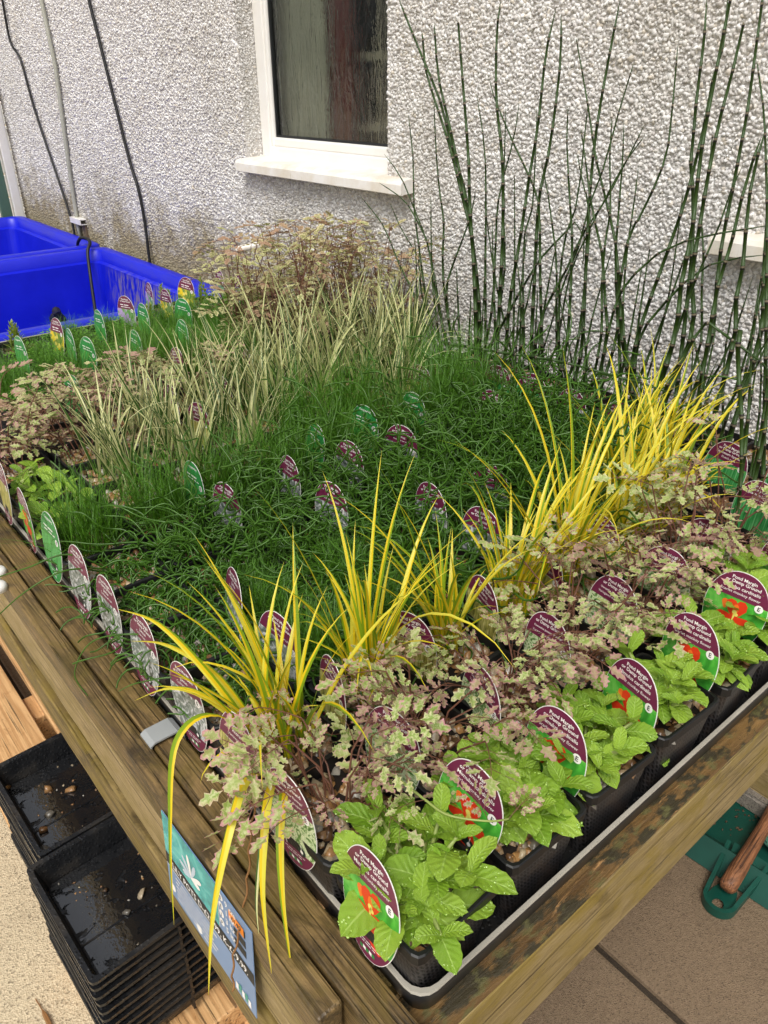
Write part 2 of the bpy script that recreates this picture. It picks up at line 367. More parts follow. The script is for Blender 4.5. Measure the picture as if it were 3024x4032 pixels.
def concrete(name, c0, c1, c2, sc=1.0):
    m, t, b = newmat(name, rough=.8, spec=.3); p = worldpos(t); n = noise(t, p, 5*sc, 6, .65); c = mixc(t, n, c0, c1)
    vo = N(t, 'ShaderNodeTexVoronoi', Scale=420.0*sc); t.links.new(p, vo.inputs['Vector'])
    g = t.nodes.new('ShaderNodeSeparateXYZ'); t.links.new(vo.outputs['Color'], g.inputs[0])
    c = mixc(t, mth(t, 'MULTIPLY', g.outputs[0], .65), c, c2); c = mixc(t, ramp(t, g.outputs[1], [(.86, (0, 0, 0)), (.9, (.55,)*3)]), c, tuple(x*.35 for x in c0[:3])); n3 = noise(t, p, 70*sc, 4, .7)
    c = mixc(t, mth(t, 'MULTIPLY', ramp(t, n3, [(.68, (0, 0, 0)), (.73, (1, 1, 1))]), .8), c, srgb('#3e342c'))
    n4 = noise(t, p, 9*sc, 5, .7); c = mixc(t, mth(t, 'MULTIPLY', ramp(t, n4, [(.55, (0, 0, 0)), (.75, (1, 1, 1))]), .35), c, tuple(x*.55 for x in c0[:3]))
    t.links.new(c, b.inputs['Base Color']); bump(t, b, mth(t, 'ADD', vo.outputs['Distance'], noise(t, p, 160*sc, 4)), .6, .003)
    t.links.new(mth(t, 'ADD', mth(t, 'MULTIPLY', n, .5), .4), b.inputs['Roughness']); return m
M['ground'] = concrete('sandy_concrete', srgb('#a8977b'), srgb('#c9b99b'), srgb('#dccbaa'), .7)
M['slab'] = concrete('buff_paving', srgb('#66543f'), srgb('#7f6c56'), srgb('#937f68'), 1.2)
M['joint'] = concrete('dark_joint', srgb('#2e261d'), srgb('#3d3328'), srgb('#4a3f32'), 1.2)
M['stone'] = concrete('grey_edging_stone', srgb('#6a6258'), srgb('#8b8378'), srgb('#9c9488'), 1.0)

# ------------------------------------------------------------------ setting: ground, paving
def structure(name, me, mtx=None, parent=None):
    o = linkob(name, me, parent, mtx)
    if parent is None: o['kind'] = 'structure'
    return o
g = MB(); g.add([(-60, -60, 0), (60, -60, 0), (60, 60, 0), (-60, 60, 0)], [(0, 1, 2, 3)])
ground = g.build('ground', M['ground']); ground['kind'] = 'structure'
jb = MB(); jb.add([(-.02, -1.5, .004), (1.6, -1.5, .004), (1.6, 2.2, .004), (-.02, 2.2, .004)], [(0, 1, 2, 3)])
jo = jb.build('joint_bed', M['joint'], ground)
slab_me = bevel_box_mesh('paving_slab', (.586, .886, .05), M['slab'], .006, 2, .0012)
for a in range(3):
    for b_ in range(4):
        linkob('paving_slab', slab_me, ground, Matrix.Translation((.29+.6*a, -.95+.9*b_+(.0 if a == 1 else .03), -.012)) @ Matrix.Rotation(random.uniform(-.004, .004), 4, 'Z'))

# ------------------------------------------------------------------ house wall with two windows
WX = 1.25; WY0, WY1, WZ1 = -.9, 4.86, 2.6
wins = [(1.512, 2.255, 1.165, 2.3), (-.25, .44, 1.145, 2.3)]
house = thing('house_wall', 'white pebbledash house wall with two white framed windows behind the bench', 'wall', (WX, 2.0, 0))
hx, hy = WX, 2.0
ys = sorted([WY0, WY1] + [w[0] for w in wins] + [w[1] for w in wins])
wb = MB(); REC = .07
for y0, y1 in zip(ys[:-1], ys[1:]):
    win = [w for w in wins if abs(w[0]-y0) < 1e-6 and abs(w[1]-y1) < 1e-6]
    zs = [(0, win[0][2]), (win[0][3], WZ1)] if win else [(0, WZ1)]
    for z0, z1 in zs: wb.add([(0, y1-hy, z0), (0, y0-hy, z0), (0, y0-hy, z1), (0, y1-hy, z1)], [(0, 1, 2, 3)])
    if win:
        z0, z1 = win[0][2:]
        wb.add([(0, y0-hy, z0), (.2, y0-hy, z0), (.2, y0-hy, z1), (0, y0-hy, z1)], [(0, 1, 2, 3)])
        wb.add([(0, y1-hy, z0), (.2, y1-hy, z0), (.2, y1-hy, z1), (0, y1-hy, z1)], [(3, 2, 1, 0)])
        wb.add([(0, y0-hy, z0), (.2, y0-hy, z0), (.2, y1-hy, z0), (0, y1-hy, z0)], [(0, 3, 2, 1)])
        wb.add([(0, y0-hy, z1), (.2, y0-hy, z1), (.2, y1-hy, z1), (0, y1-hy, z1)], [(0, 1, 2, 3)])
wb.add([(0, WY1-hy, 0), (.3, WY1-hy, 0), (.3, WY1-hy, WZ1), (0, WY1-hy, WZ1)], [(3, 2, 1, 0)])
wb.add([(0, WY1-hy, WZ1), (.3, WY1-hy, WZ1), (.3, WY0-hy, WZ1), (0, WY0-hy, WZ1)], [(3, 2, 1, 0)])
wb.build('wall', M['wall'], house)

def stone_cloud(name, pos, nrm_axis, size, mat_, parent, flat=(.9, 1.2, .6), attr=True, closed=False):
    """many small angular chips in one mesh (numpy). pos Nx3; nrm_axis: 3x3 rows = u,v,n axes or None for upright random"""
    n = len(pos); base = np.array([(-1,-1,-.4),(1,-1,-.4),(1,1,-.4),(-1,1,-.4),(-.62,-.62,1),(.62,-.62,1),(.62,.62,1),(-.62,.62,1)], dtype=np.float64)
    fq = np.array([(4,5,6,7),(0,1,5,4),(1,2,6,5),(2,3,7,6),(3,0,4,7)] + ([(3,2,1,0)] if closed else []))
    v = base[None] + np.random.uniform(-.38, .38, (n, 8, 3))
    sc = size*np.random.uniform(.55, 1.25, (n, 1, 1))*np.stack([np.random.uniform(flat[0]*.7, flat[0]*1.3, n), np.random.uniform(flat[1]*.6, flat[1]*1.15, n), np.random.uniform(flat[2]*.6, flat[2]*1.5, n)], 1)[:, None, :]
    v = v*sc; a = np.random.uniform(0, 2*pi, n); ca, sa = np.cos(a)[:, None], np.sin(a)[:, None]
    x = v[..., 0]*ca - v[..., 1]*sa; y = v[..., 0]*sa + v[..., 1]*ca; z = v[..., 2]
    tl = np.random.uniform(-.55, .55, (n, 2)); z2 = z + x*tl[:, :1] + y*tl[:, 1:]
    loc = np.stack([x, y, z2], -1)
    if nrm_axis is not None: loc = loc @ np.array(nrm_axis)
    vv = (loc + np.asarray(pos)[:, None, :]).reshape(-1, 3)
    ff = (fq[None] + (np.arange(n)*8)[:, None, None]).reshape(-1, 4)
    me = bpy.data.meshes.new(name); me.vertices.add(len(vv)); me.vertices.foreach_set('co', vv.astype(np.float32).ravel())
    me.loops.add(ff.size); me.loops.foreach_set('vertex_index', ff.astype(np.int32).ravel())
    me.polygons.add(len(ff)); me.polygons.foreach_set('loop_start', np.arange(0, ff.size, 4, dtype=np.int32))
    if attr:
        at = me.attributes.new('rnd', 'FLOAT', 'POINT'); at.data.foreach_set('value', np.repeat(np.random.rand(n), 8).astype(np.float32))
    me.update(calc_edges=True); me.materials.append(mat_)
    if parent is False: return me
    o = linkob(name, me, parent); o['kind'] = 'stuff'; return o

def wallpts(y0, y1, z0, z1, p, holes=True):
    gy, gz = np.meshgrid(np.arange(y0, y1, p), np.arange(z0, z1, p)); gy = gy + (np.arange(gy.shape[0]) % 2)[:, None]*p/2
    q = np.stack([gy.ravel(), gz.ravel()], 1) + np.random.uniform(-.45, .45, (gy.size, 2))*p
    for w in wins:
        q = q[~((q[:, 0] > w[0]-.002) & (q[:, 0] < w[1]+.002) & (q[:, 1] > w[2]) & (q[:, 1] < w[3]))]
    return q
q = np.concatenate([wallpts(.1, 1.55, .62, 1.68, .0066), wallpts(1.55, 2.4, .7, 1.74, .0072), wallpts(2.4, 4.86, .5, 1.88, .0092)])
pp = np.stack([np.full(len(q), 0.0), q[:, 0]-hy, q[:, 1]], 1)
stone_cloud('pebbledash', pp, [(0, 1, 0), (0, 0, 1), (-1, 0, 0)], .0040, M['pebble'], house, (1, 1.1, .75))
# pebbles on the far reveal of the left window and the near window
for w, ysign, yy in ((wins[0], -1, wins[0][1]), (wins[1], -1, wins[1][1])):
    gx, gz = np.meshgrid(np.arange(.006, .062, .0068), np.arange(w[2]+.01, 1.75, .0068))
    q = np.stack([gx.ravel(), np.full(gx.size, yy-hy), gz.ravel()], 1); q[:, 0] += np.random.uniform(-.003, .003, len(q)); q[:, 2] += np.random.uniform(-.003, .003, len(q))
    stone_cloud('pebbledash', q, [(1, 0, 0), (0, 0, 1), (0, -1, 0)], .0034, M['pebble'], house, (1, 1.1, .5))

def window(y0, y1, z0, z1, label, sill_y0, sill_y1, curtain):
    """upvc casement recessed in the wall, child parts of the wall"""
    fx = .062; w = MB()
    win = linkob('window', None, house); win['label'] = label
    def prof(name, lo, hi, m, bev=.004, par=win): 
        return bar(name, lo, hi, m, par, bev)
    Y0, Y1 = y0-hy, y1-hy
    # outer frame
    prof('frame', (fx, Y0, z0), (fx+.06, Y0+.055, z1), M['upvc']); prof('frame', (fx, Y1-.055, z0), (fx+.06, Y1, z1), M['upvc'])
    prof('frame', (fx+.001, Y0+.054, z0), (fx+.06, Y1-.054, z0+.042), M['upvc'])
    # glazing bead
    for lo, hi in (((fx+.004, Y0+.054, z0+.04), (fx+.05, Y0+.072, z1)), ((fx+.004, Y1-.072, z0+.04), (fx+.05, Y1-.054, z1)), ((fx+.005, Y0+.071, z0+.041), (fx+.05, Y1-.071, z0+.07))): prof('bead', lo, hi, M['upvc'], .006)
    for lo, hi in (((fx+.014, Y0+.071, z0+.069), (fx+.04, Y0+.078, z1)), ((fx+.014, Y1-.078, z0+.069), (fx+.04, Y1-.071, z1)), ((fx+.0145, Y0+.077, z0+.0695), (fx+.04, Y1-.077, z0+.076))): prof('gasket', lo, hi, M['gasket'], .001)
    p = MB(); p.box((fx+.022, Y0+.074, z0+.072), (fx+.026, Y1-.074, z1)); p.build('pane', M['glass'], win)
    # sill with rounded nose
    s0, s1 = sill_y0-hy, sill_y1-hy
    pr = [(.075, z0+.012), (-.03, z0+.006), (-.043, z0+.002), (-.049, z0-.006), (-.05, z0-.030), (-.044, z0-.033), (-.04, z0-.03), (-.01, z0-.028), (.075, z0-.026)]
    sb = MB(); n = len(pr)
    sb.add([(x, s0, z) for x, z in pr] + [(x, s1, z) for x, z in pr], [(i, (i+1) % n, n+(i+1) % n, n+i) for i in range(n)] + [tuple(range(n))[::-1], tuple(range(n, 2*n))])
    sb.build('sill', M['sill'], win)
    return win
w1 = window(*wins[0], 'white framed window with dark rippled glass', 1.40, 2.255+.0, True)
window(*wins[1], 'white framed window at the right edge', -.28, .515, False)
# sill overlaps the wall face a little on the far side of the left window
# room behind the glass: dark box, pale curtain, shelf
rm = MB(); a0, a1 = 1.0-hy, 3.2-hy
rm.add([(.31, a0, .6), (2.0, a0, .6), (2.0, a1, .6), (.31, a1, .6), (.31, a0, 2.58), (2.0, a0, 2.58), (2.0, a1, 2.58), (.31, a1, 2.58)],
       [(0, 1, 2, 3), (7, 6, 5, 4), (1, 5, 6, 2), (0, 4, 5, 1), (3, 2, 6, 7)])
M['room'] = plain('dark_room_paint', srgb('#3a3c36'), .9)
M['curtain'] = plain('pale_curtain', srgb('#d0ccb8'), .9, .2, .3, 40); M['curtain_red'] = plain('dull_red_curtain', srgb('#8b4a42'), .9)
M['shelf'] = plain('pale_shelf', srgb('#e0d4bc'), .7)
structure('room_interior', rm.mesh('room_interior', M['room']), Matrix.Translation((WX, hy, 0)))
def curtain(name, xb, y0, y1, mat_, lab):
    c = MB(); n = 60; vs = []
    for i in range(n+1):
        y = y0+(y1-y0)*i/n; x = xb+.010*sin(i*.85)+.005*sin(i*2.3)
        vs += [(x, y-hy, 1.0), (x, y-hy, 2.5)]
    c.add(vs, [(2*i, 2*i+2, 2*i+3, 2*i+1) for i in range(n)]); o = c.build(name, mat_, None, Matrix.Translation((WX, hy, 0)), True); return tag(o, lab, 'curtain')
curtain('curtain', .15, 1.98, 2.24, M['curtain'], 'pale curtain hanging behind the left window glass'); curtain('curtain', .19, 1.90, 2.02, M['curtain_red'], 'dull red curtain edge behind the left window glass')
shv = thing('shelf_unit', 'pale two tier shelf unit inside the dark room behind the window', 'shelf', (WX, hy, .6))
for zz in (1.255, 1.455): bar('shelf', (.26, 1.2-hy, zz-.6), (.50, 1.97-hy, zz-.6+.022), M['shelf'], shv, .002)
bar('post', (.235, 1.80-hy, .0), (.256, 1.83-hy, 1.8), M['shelf'], shv, .002)

# overflow spout, conduit, cables
sp = thing('overflow_pipe', 'short cream overflow pipe poking out of the wall below the left window', 'pipe', (WX, 2.19, .893))
b_ = MB(); prof = [(0.0, 0, .002), (-.03, .012, 0), (-.065, .03, -.006), (-.085, .046, -.012)]
b_.tube(prof, [.0125, .0125, .0125, .0125], 14, 0, False); b_.tube(prof, [.0105]*4, 14, 0, False); b_.build('tube', M['sill'], sp, None, True)
b_ = MB(); b_.tube([(-.004, 0, .002), (-.02, .007, .001)], .0165, 14); b_.build('collar', M['sill'], sp, None, True)
cp = thing('conduit', 'grey plastic conduit running down the far wall into a cream clip', 'pipe', (WX, 3.97, .7))
b_ = MB(); b_.tube([(-.016, -.02, 1.9), (-.016, -.075, 1.05), (-.016, -.10, .76), (-.016, -.03, .33), (-.016, 0, .06), (-.016, .002, -.08)], .0095, 10); b_.build('tube', plain('grey_conduit', srgb('#a9a99c'), .5), cp, None, True)
b_ = MB(); b_.box((-.034, -.095, .062), (-.001, .045, .066)); b_.box((-.036, -.095, .062), (-.032, .045, .088)); b_.box((-.034, -.095, .085), (-.001, .045, .089)); b_.build('clip', M['sill'], cp)
b_ = MB(); b_.box((-.014, -.09, -.02), (-.001, -.055, .058)); b_.build('fixing_block', plain('brown_block', srgb('#6b5b49'), .8), cp)

def spline(P, n):
    P = [Vector(p) for p in P]; out = []
    for i in range(len(P)-1):
        p0, p1, p2, p3 = P[max(i-1, 0)], P[i], P[i+1], P[min(i+2, len(P)-1)]
        for k in range(n):
            t = k/n; out.append(.5*((2*p1)+(p2-p0)*t+(2*p0-5*p1+4*p2-p3)*t*t+(3*p1-p0-3*p2+p3)*t**3))
    out.append(P[-1]); return out
def cable(name, label, P, r=.0065, n=6):
    c = thing(name, label, 'cable', P[-1]); o = Vector(P[-1])
    b_ = MB(); b_.tube([p-o for p in spline(P, n)], r, 8); b_.build('lead', M['cable'], c, None, True); return c
cable('power_cable', 'thin black cable slanting down the wall at the far left into the blue tank', [(1.235, 4.43, 1.9), (1.235, 4.43, 1.748), (1.235, 4.44, 1.574), (1.235, 4.34, 1.491), (1.235, 4.27, 1.246), (1.23, 4.06, .824), (1.225, 4.02, .68), (1.22, 4.02, .5)], .006)
cable('power_cable', 'black cable hanging down the wall between the conduit and the left window', [(1.235, 3.39, 1.85), (1.235, 3.36, 1.686), (1.235, 3.32, 1.541), (1.235, 3.267, 1.341), (1.235, 3.20, 1.098), (1.235, 3.155, .992), (1.235, 3.14, .862), (1.225, 3.126, .707), (1.222, 3.12, .5)], .0068)
cable('pump_cable', 'black cable looped over the rim between the two blue tanks', [(1.13, 3.78, .40), (1.12, 3.72, .66), (1.12, 3.66, .735), (1.13, 3.59, .745), (1.12, 3.53, .735), (1.09, 3.50, .70), (1.06, 3.44, .60), (.98, 3.25, .42), (.86, 3.0, .24)], .0075, 8)

# mesh gate and pale cladding beyond the far tank
gt = thing('mesh_gate', 'white post with green framed wire mesh gate at the far end of the wall', 'gate', (1.03, 4.89, 0))
bar('post', (.165, -.02, 0), (.215, .02, 2.4), M['upvc'], gt, .004)
gm = plain('green_gate_paint', srgb('#4d6a5c'), .5)
bar('gate_frame', (.09, -.015, .05), (.15, .015, 2.3), gm, gt, .003); bar('gate_frame', (-1.0, -.015, .05), (.09, .015, .1), gm, gt, .003)
b_ = MB(); 
for k in range(46): b_.box((-1.0+k*.0237, -.001, .1), (-1.0+k*.0237+.0016, .001, 2.3))
for k in range(92): b_.box((-1.0, -.0025, .1+k*.0239), (.09, -.001, .1+k*.0239+.0016))
o_ = b_.build('wire_mesh', plain('green_wire', srgb('#3c5148'), .5), gt); o_['kind'] = 'stuff'
sh = thing('clad_shed', 'pale boarded shed behind the mesh gate', 'shed', (.2, 6.3, 0))
for k in range(14): bar('board', (-2.2, 0, k*.16), (1.6, .03, k*.16+.15), M['white_pl'] if k < 9 else M['metal'], sh, .006)

# ------------------------------------------------------------------ blue tanks
def tank(name, label, x0, x1, y0, y1, zt, depth):
    t = thing(name, label, 'water tank', ((x0+x1)/2, (y0+y1)/2, zt-depth), group='blue tanks along the wall')
    ox, oy, oz = (x0+x1)/2, (y0+y1)/2, zt-depth
    def ring(ins, z, r=.05, n=5):
        X0, X1, Y0, Y1 = x0+ins, x1-ins, y0+ins, y1-ins; pts = []
        for cx_, cy_, a0 in ((X1-r, Y1-r, 0), (X0+r, Y1-r, 90), (X0+r, Y0+r, 180), (X1-r, Y0+r, 270)):
            for k in range(n+1):
                a = radians(a0+90*k/n); pts.append((cx_+r*cos(a)-ox, cy_+r*sin(a)-oy, z-oz))
        return pts
    def loft(R, mb):
        n = len(R[0]); vs = [p for r_ in R for p in r_]
        mb.add(vs, [(i*n+k, i*n+(k+1) % n, (i+1)*n+(k+1) % n, (i+1)*n+k) for i in range(len(R)-1) for k in range(n)])
    b1 = MB(); loft([ring(0, zt-.055, .06), ring(-.002, zt-.006, .06), ring(.006, zt, .058), ring(.042, zt, .05), ring(.05, zt-.006, .05), ring(.056, zt-.05, .05)], b1)
    b1.build('rim', M['blue'], t, None, True)
    b2 = MB(); loft([ring(.056, zt-.05, .05), ring(.075, zt-.056, .05), ring(.115, zt-depth+.04, .05), ring(.14, zt-depth+.01, .05)], b2)
    rb = ring(.14, zt-depth+.01, .05); b2.add(rb, [tuple(range(len(rb)))])
    b2.build('basin', M['blue'], t, None, False)
    b3 = MB(); loft([ring(.14, zt-depth, .05), ring(.1, zt-depth+.03, .05), ring(.045, zt-.07, .05), ring(.012, zt-.057, .05), ring(.002, zt-.055, .05)], b3); b3.build('outer_shell', M['blue'], t, None, False)
    return t
tk = tank('water_tank', 'nearer empty blue plastic tank with a cable hanging into it', .02, 1.205, 2.34, 3.585, .705, .62)
tank('water_tank', 'farther blue plastic tank below the mesh gate', .02, 1.205, 3.60, 4.80, .71, .62)
b_ = MB(); b_.tube([(.27, .525, .345), (.27, .49, .34)], .034, 12); b_.tube([(.27, .505, .385), (.262, .475, .38), (.285, .465, .31)], .02, 8); b_.build('drain_fitting', M['black'], tk)

# ------------------------------------------------------------------ bench
bench = thing('plant_bench', 'weathered timber bench holding the tray of pond plants', 'bench', (.5, 1.0, 0))
def bl(x, y, z): return (x-.5, y-1.0, z)
bar('edge_plank', bl(-.041, -.16, .655), bl(-.006, 2.18, .731), M['wood_top'], bench, .003, cuts=40, wob=.0009)
bar('edge_plank', bl(-.0695, .045, .690), bl(-.044, 2.18, .733), M['wood_top'], bench, .003, cuts=40, wob=.0012)
bar('side_board', bl(-.0665, .048, .597), bl(-.045, 2.18, .6885), M['wood_side'], bench, .002, cuts=30, wob=.0008)
bar('lower_ledge', bl(-.0755, .06, .530), bl(-.050, 2.18, .590), M['wood_ledge'], bench, .003, cuts=30, wob=.0012)
bar('front_beam', bl(-.03, -.019, .572), bl(1.19, .028, .694), M['wood_x'], bench, .003, cuts=30, wob=.0007)
o_ = bar('front_beam_cap', bl(-.028, -.0185, .6945), bl(1.19, .03, .6985), M['lichen'], bench, .0015, cuts=40, wob=.0009)
for k in range(15): bar('slat', bl(-.003, .045+k*.145, .668), bl(1.15, .145+k*.145, .693), M['wood_x'], bench, .003)
bar('back_beam', bl(1.155, .03, .56), bl(1.195, 2.15, .69), M['wood_side'], bench, .003)
for x, y in ((.03, .06), (1.10, .06), (.03, 2.08), (1.10, 2.08)): bar('leg', bl(x, y, 0), bl(x+.07, y+.07, .667), M['wood_side'], bench, .004)

# galvanised saddle clip over the inner plank
cl = thing('metal_clip', 'galvanised metal strap clip hooked over the inner plank near the lily pots card', 'clip', (-.024, .425, .731))
R_ = []; 
for p in [(-.0225, -.055), (-.0225, -.008), (-.021, .004), (-.015, .0075), (.014, .0075), (.020, .004), (.0215, -.006), (.0215, -.02)]: R_.append(p)
b_ = MB(); n = len(R_); th = .0022
inn = []
for i, (x, z) in enumerate(R_):
    d = Vector((R_[min(i+1, n-1)][0]-R_[max(i-1, 0)][0], R_[min(i+1, n-1)][1]-R_[max(i-1, 0)][1])).normalized(); inn.append((x+d.y*th, z-d.x*th))
vs = [(x, -.014, z) for x, z in R_] + [(x, .014, z) for x, z in R_] + [(x, -.014, z) for x, z in inn] + [(x, .014, z) for x, z in inn]
fs = []
for i in range(n-1): fs += [(i, i+1, n+i+1, n+i), (2*n+i, 3*n+i, 3*n+i+1, 2*n+i+1), (i, 2*n+i, 2*n+i+1, i+1), (n+i, n+i+1, 3*n+i+1, 3*n+i)]
fs += [(0, n, 3*n, 2*n), (n-1, 3*n-1, 4*n-1, 2*n-1)]
b_.add(vs, fs); b_.build('strap', M['metal'], cl)
for k, (yy, nm) in enumerate(((.905, 'white round plastic knob on the left planks, farther of two'), (.862, 'white round plastic knob on the left planks, nearer of two'))):
    hk = thing('knob', nm, 'knob', (-.068 - .012*k, yy, .733), group='white knobs on the left planks')
    b_ = MB(); b_.tube([(0, 0, -.002), (0, 0, .006), (0, 0, .010), (0, 0, .0115)], [.0125, .0125, .010, .004], 18); b_.build('disc', M['white_pl'], hk, None, True)
    b_ = MB(); b_.box((-.001, -.004, .0112), (.001, .004, .0125)); b_.build('slot', M['gasket'], hk)

# tray
TX0, TX1, TY0, TY1, TZ = 0.0, 1.165, -.002, 2.12, .75
ty = thing('flood_tray', 'long shallow charcoal tray with a pale worn rim on the bench', 'tray', (TX0, TY0, .70))
def tring(ins, z, r=.02, n=4):
    X0, X1, Y0, Y1 = TX0+ins, TX1-ins, TY0+ins, TY1-ins; r = max(r, .003); pts = []
    for cx_, cy_, a0 in ((X1-r, Y1-r, 0), (X0+r, Y1-r, 90), (X0+r, Y0+r, 180), (X1-r, Y0+r, 270)):
        for k in range(n+1):
            a = radians(a0+90*k/n); pts.append((cx_+r*cos(a)-TX0, cy_+r*sin(a)-TY0, z-.70))
    return pts
def loft(mb, R, m=0, close=False):
    n = len(R[0]); mb.add([p for r_ in R for p in r_], [(i*n+k, i*n+(k+1) % n, (i+1)*n+(k+1) % n, (i+1)*n+k) for i in range(len(R)-1) for k in range(n)], m)
b_ = MB(); loft(b_, [tring(.012, .7005, .014), tring(.006, .703, .018), tring(-.001, TZ-.018), tring(-.004, TZ-.006), tring(-.004, TZ-.002)])
b_.build('tray_wall', M['tray'], ty, None, True)
b_ = MB(); loft(b_, [tring(-.004, TZ-.002), tring(-.003, TZ), tring(.0002, TZ), tring(.0008, TZ-.002)]); b_.build('rim', M['rim'], ty)
b_ = MB(); loft(b_, [tring(.0008, TZ-.002), tring(.006, .706), tring(.012, .704)]); rr = tring(.012, .704); b_.add(rr, [tuple(range(len(rr)))]); b_.build('tray_floor', M['black'], ty)
b_ = MB(); pts = []; n = 90
for k in range(n+1):
    y = .60+1.1*k/n; w_ = .012+.005*sin(k*1.7)+.004*random.random(); b_w = .742-.002*random.random()
    pts += [(.003, y-TY0, b_w-.70), (.003+w_, y-TY0, b_w-.70-.004), (.003+w_*1.15, y-TY0, .006)]
b_.add(pts, [(3*k, 3*k+1, 3*k+4, 3*k+3) for k in range(n)] + [(3*k+1, 3*k+2, 3*k+5, 3*k+4) for k in range(n)])
o_ = b_.build('silt', M['silt'], ty); o_['kind'] = 'stuff'

# ------------------------------------------------------------------ pots
ORD = ['first', 'second', 'third', 'fourth', 'fifth', 'sixth', 'seventh', 'eighth', 'ninth', 'tenth', 'eleventh', 'twelfth', 'thirteenth', 'fourteenth', 'fifteenth', 'sixteenth', 'seventeenth', 'eighteenth', 'nineteenth']
PW, PH, PZ0 = .105, .104, .705           # pot width, height, foot height
PX = lambda i: .045+.117*i
PY = lambda j: .052+.105*j
def pot_mesh():
    b_ = MB(); w0, w1 = .039, .0505
    def sq(w, z, r=.008):
        pts = []
        for sx, sy, a0 in ((1, 1, 0), (-1, 1, 90), (-1, -1, 180), (1, -1, 270)):
            for k in range(3):
                a = radians(a0+45*k); pts.append((sx*(w-r)+r*cos(a), sy*(w-r)+r*sin(a), z))
        return pts
    def lo(R, m):
        n = len(R[0]); vs = [p for r in R for p in r]; uv = []
        for r in R:
            L = 0
            for k, p in enumerate(r):
                uv.append((L, p[2])); L += (Vector(r[(k+1) % n])-Vector(p)).length
        b_.add(vs, [(i*n+k, i*n+(k+1) % n, (i+1)*n+(k+1) % n, (i+1)*n+k) for i in range(len(R)-1) for k in range(n)], m, uv)
    lo([sq(w0, 0), sq(w1-.0015, PH-.012)], 0)
    lo([sq(w1-.0015, PH-.012), sq(w1+.002, PH-.0115), sq(w1+.0022, PH-.001), sq(w1+.001, PH), sq(w1-.0015, PH), sq(w1-.002, PH-.002), sq(w1-.005, PH-.03)], 1)
    s_ = sq(w1-.004, PH-.016); b_.add(s_, [tuple(range(len(s_)))], 2)
    b0 = sq(w0, 0); b_.add(b0, [tuple(range(len(b0)))[::-1]], 0)
    return b_.mesh('pot', [M['pot'], M['potlip'], M['soil']])
POT = pot_mesh()
GRAVEL = []
for k in range(4):
    q = np.random.uniform(-.044, .044, (190, 3)); q[:, 2] = PH-.0150+np.random.uniform(-.002, .003, 190)
    GRAVEL.append(stone_cloud('gravel', q, None, .0044, M['gravel'], False, (1, 1.2, .75)))

def pot_at(name, label, cat, group, i, j, dx=0, dy=0, gravel=True):
    t = thing(name, label, cat, (PX(i)+dx+random.uniform(-.003, .003), PY(j)+dy+random.uniform(-.0025, .0025), PZ0), random.uniform(-.05, .05), group)
    linkob('pot', POT, t)
    if gravel:
        g_ = linkob('gravel', random.choice(GRAVEL), t, Matrix.Rotation(random.choice([0, pi/2, pi, -pi/2]), 4, 'Z')); g_['kind'] = 'stuff'
    return t

# ------------------------------------------------------------------ leaf library
def mimulus_leaf(seed):
    r = random.Random(seed); L, n = 1.0, 11; W_ = r.uniform(.30, .38); b_ = MB(); vs = []; uv = []
    curl = r.uniform(.15, .5); tw = r.uniform(-.15, .15)
    for i in range(n+1):
        t = i/n; w = W_*1.08*(t**.62)*((1-t**3.4)**.62)+.035*(1-t)
        if 0 < i < n: w *= (1.05 if i % 2 else .95)
        if i == n: w = .004
        y = L*t; z0 = -curl*t*t*.5+.08*sin(t*pi)
        for s_ in (-1, -.5, 0, .5, 1):
            fold = .20*abs(s_)*w*1.4; wav = .018*sin(t*19+s_*3+seed)*abs(s_)
            vs.append((s_*w+tw*t*t*.3, y-(.018 if (i % 2 and abs(s_) == 1) else 0), z0+fold+wav)); uv.append((.5+.5*s_, t))
    b_.add(vs, [(i*5+k, i*5+k+1, i*5+k+6, i*5+k+5) for i in range(n) for k in range(4)], 0, uv)
    # rain drops standing on the leaf
    for _ in range(24):
        i = r.randint(1, n-1); k = r.randint(0, 3); a, c, d = Vector(vs[i*5+k]), Vector(vs[i*5+k+1]), Vector(vs[min(i+1, n)*5+k])
        u_, v_ = r.random(), r.random(); p = a+(c-a)*u_+(d-a)*v_*.8; rad = r.choice([.012, .016, .02, .028, .036])*.75
        ring_ = [(p.x+rad*cos(q*pi/3), p.y+rad*sin(q*pi/3), p.z+.001) for q in range(6)]; ring2 = [(p.x+rad*.7*cos(q*pi/3), p.y+rad*.7*sin(q*pi/3), p.z+rad*.55) for q in range(6)]
        b_.add(ring_+ring2+[(p.x, p.y, p.z+rad*.75)], [(q, (q+1) % 6, 6+(q+1) % 6, 6+q) for q in range(6)]+[(6+q, 6+(q+1) % 6, 12) for q in range(6)], 1)
    return b_.mesh('leaf', [M['mimulus'], M['drop']], True)
LEAF = [mimulus_leaf(k) for k in range(8)]

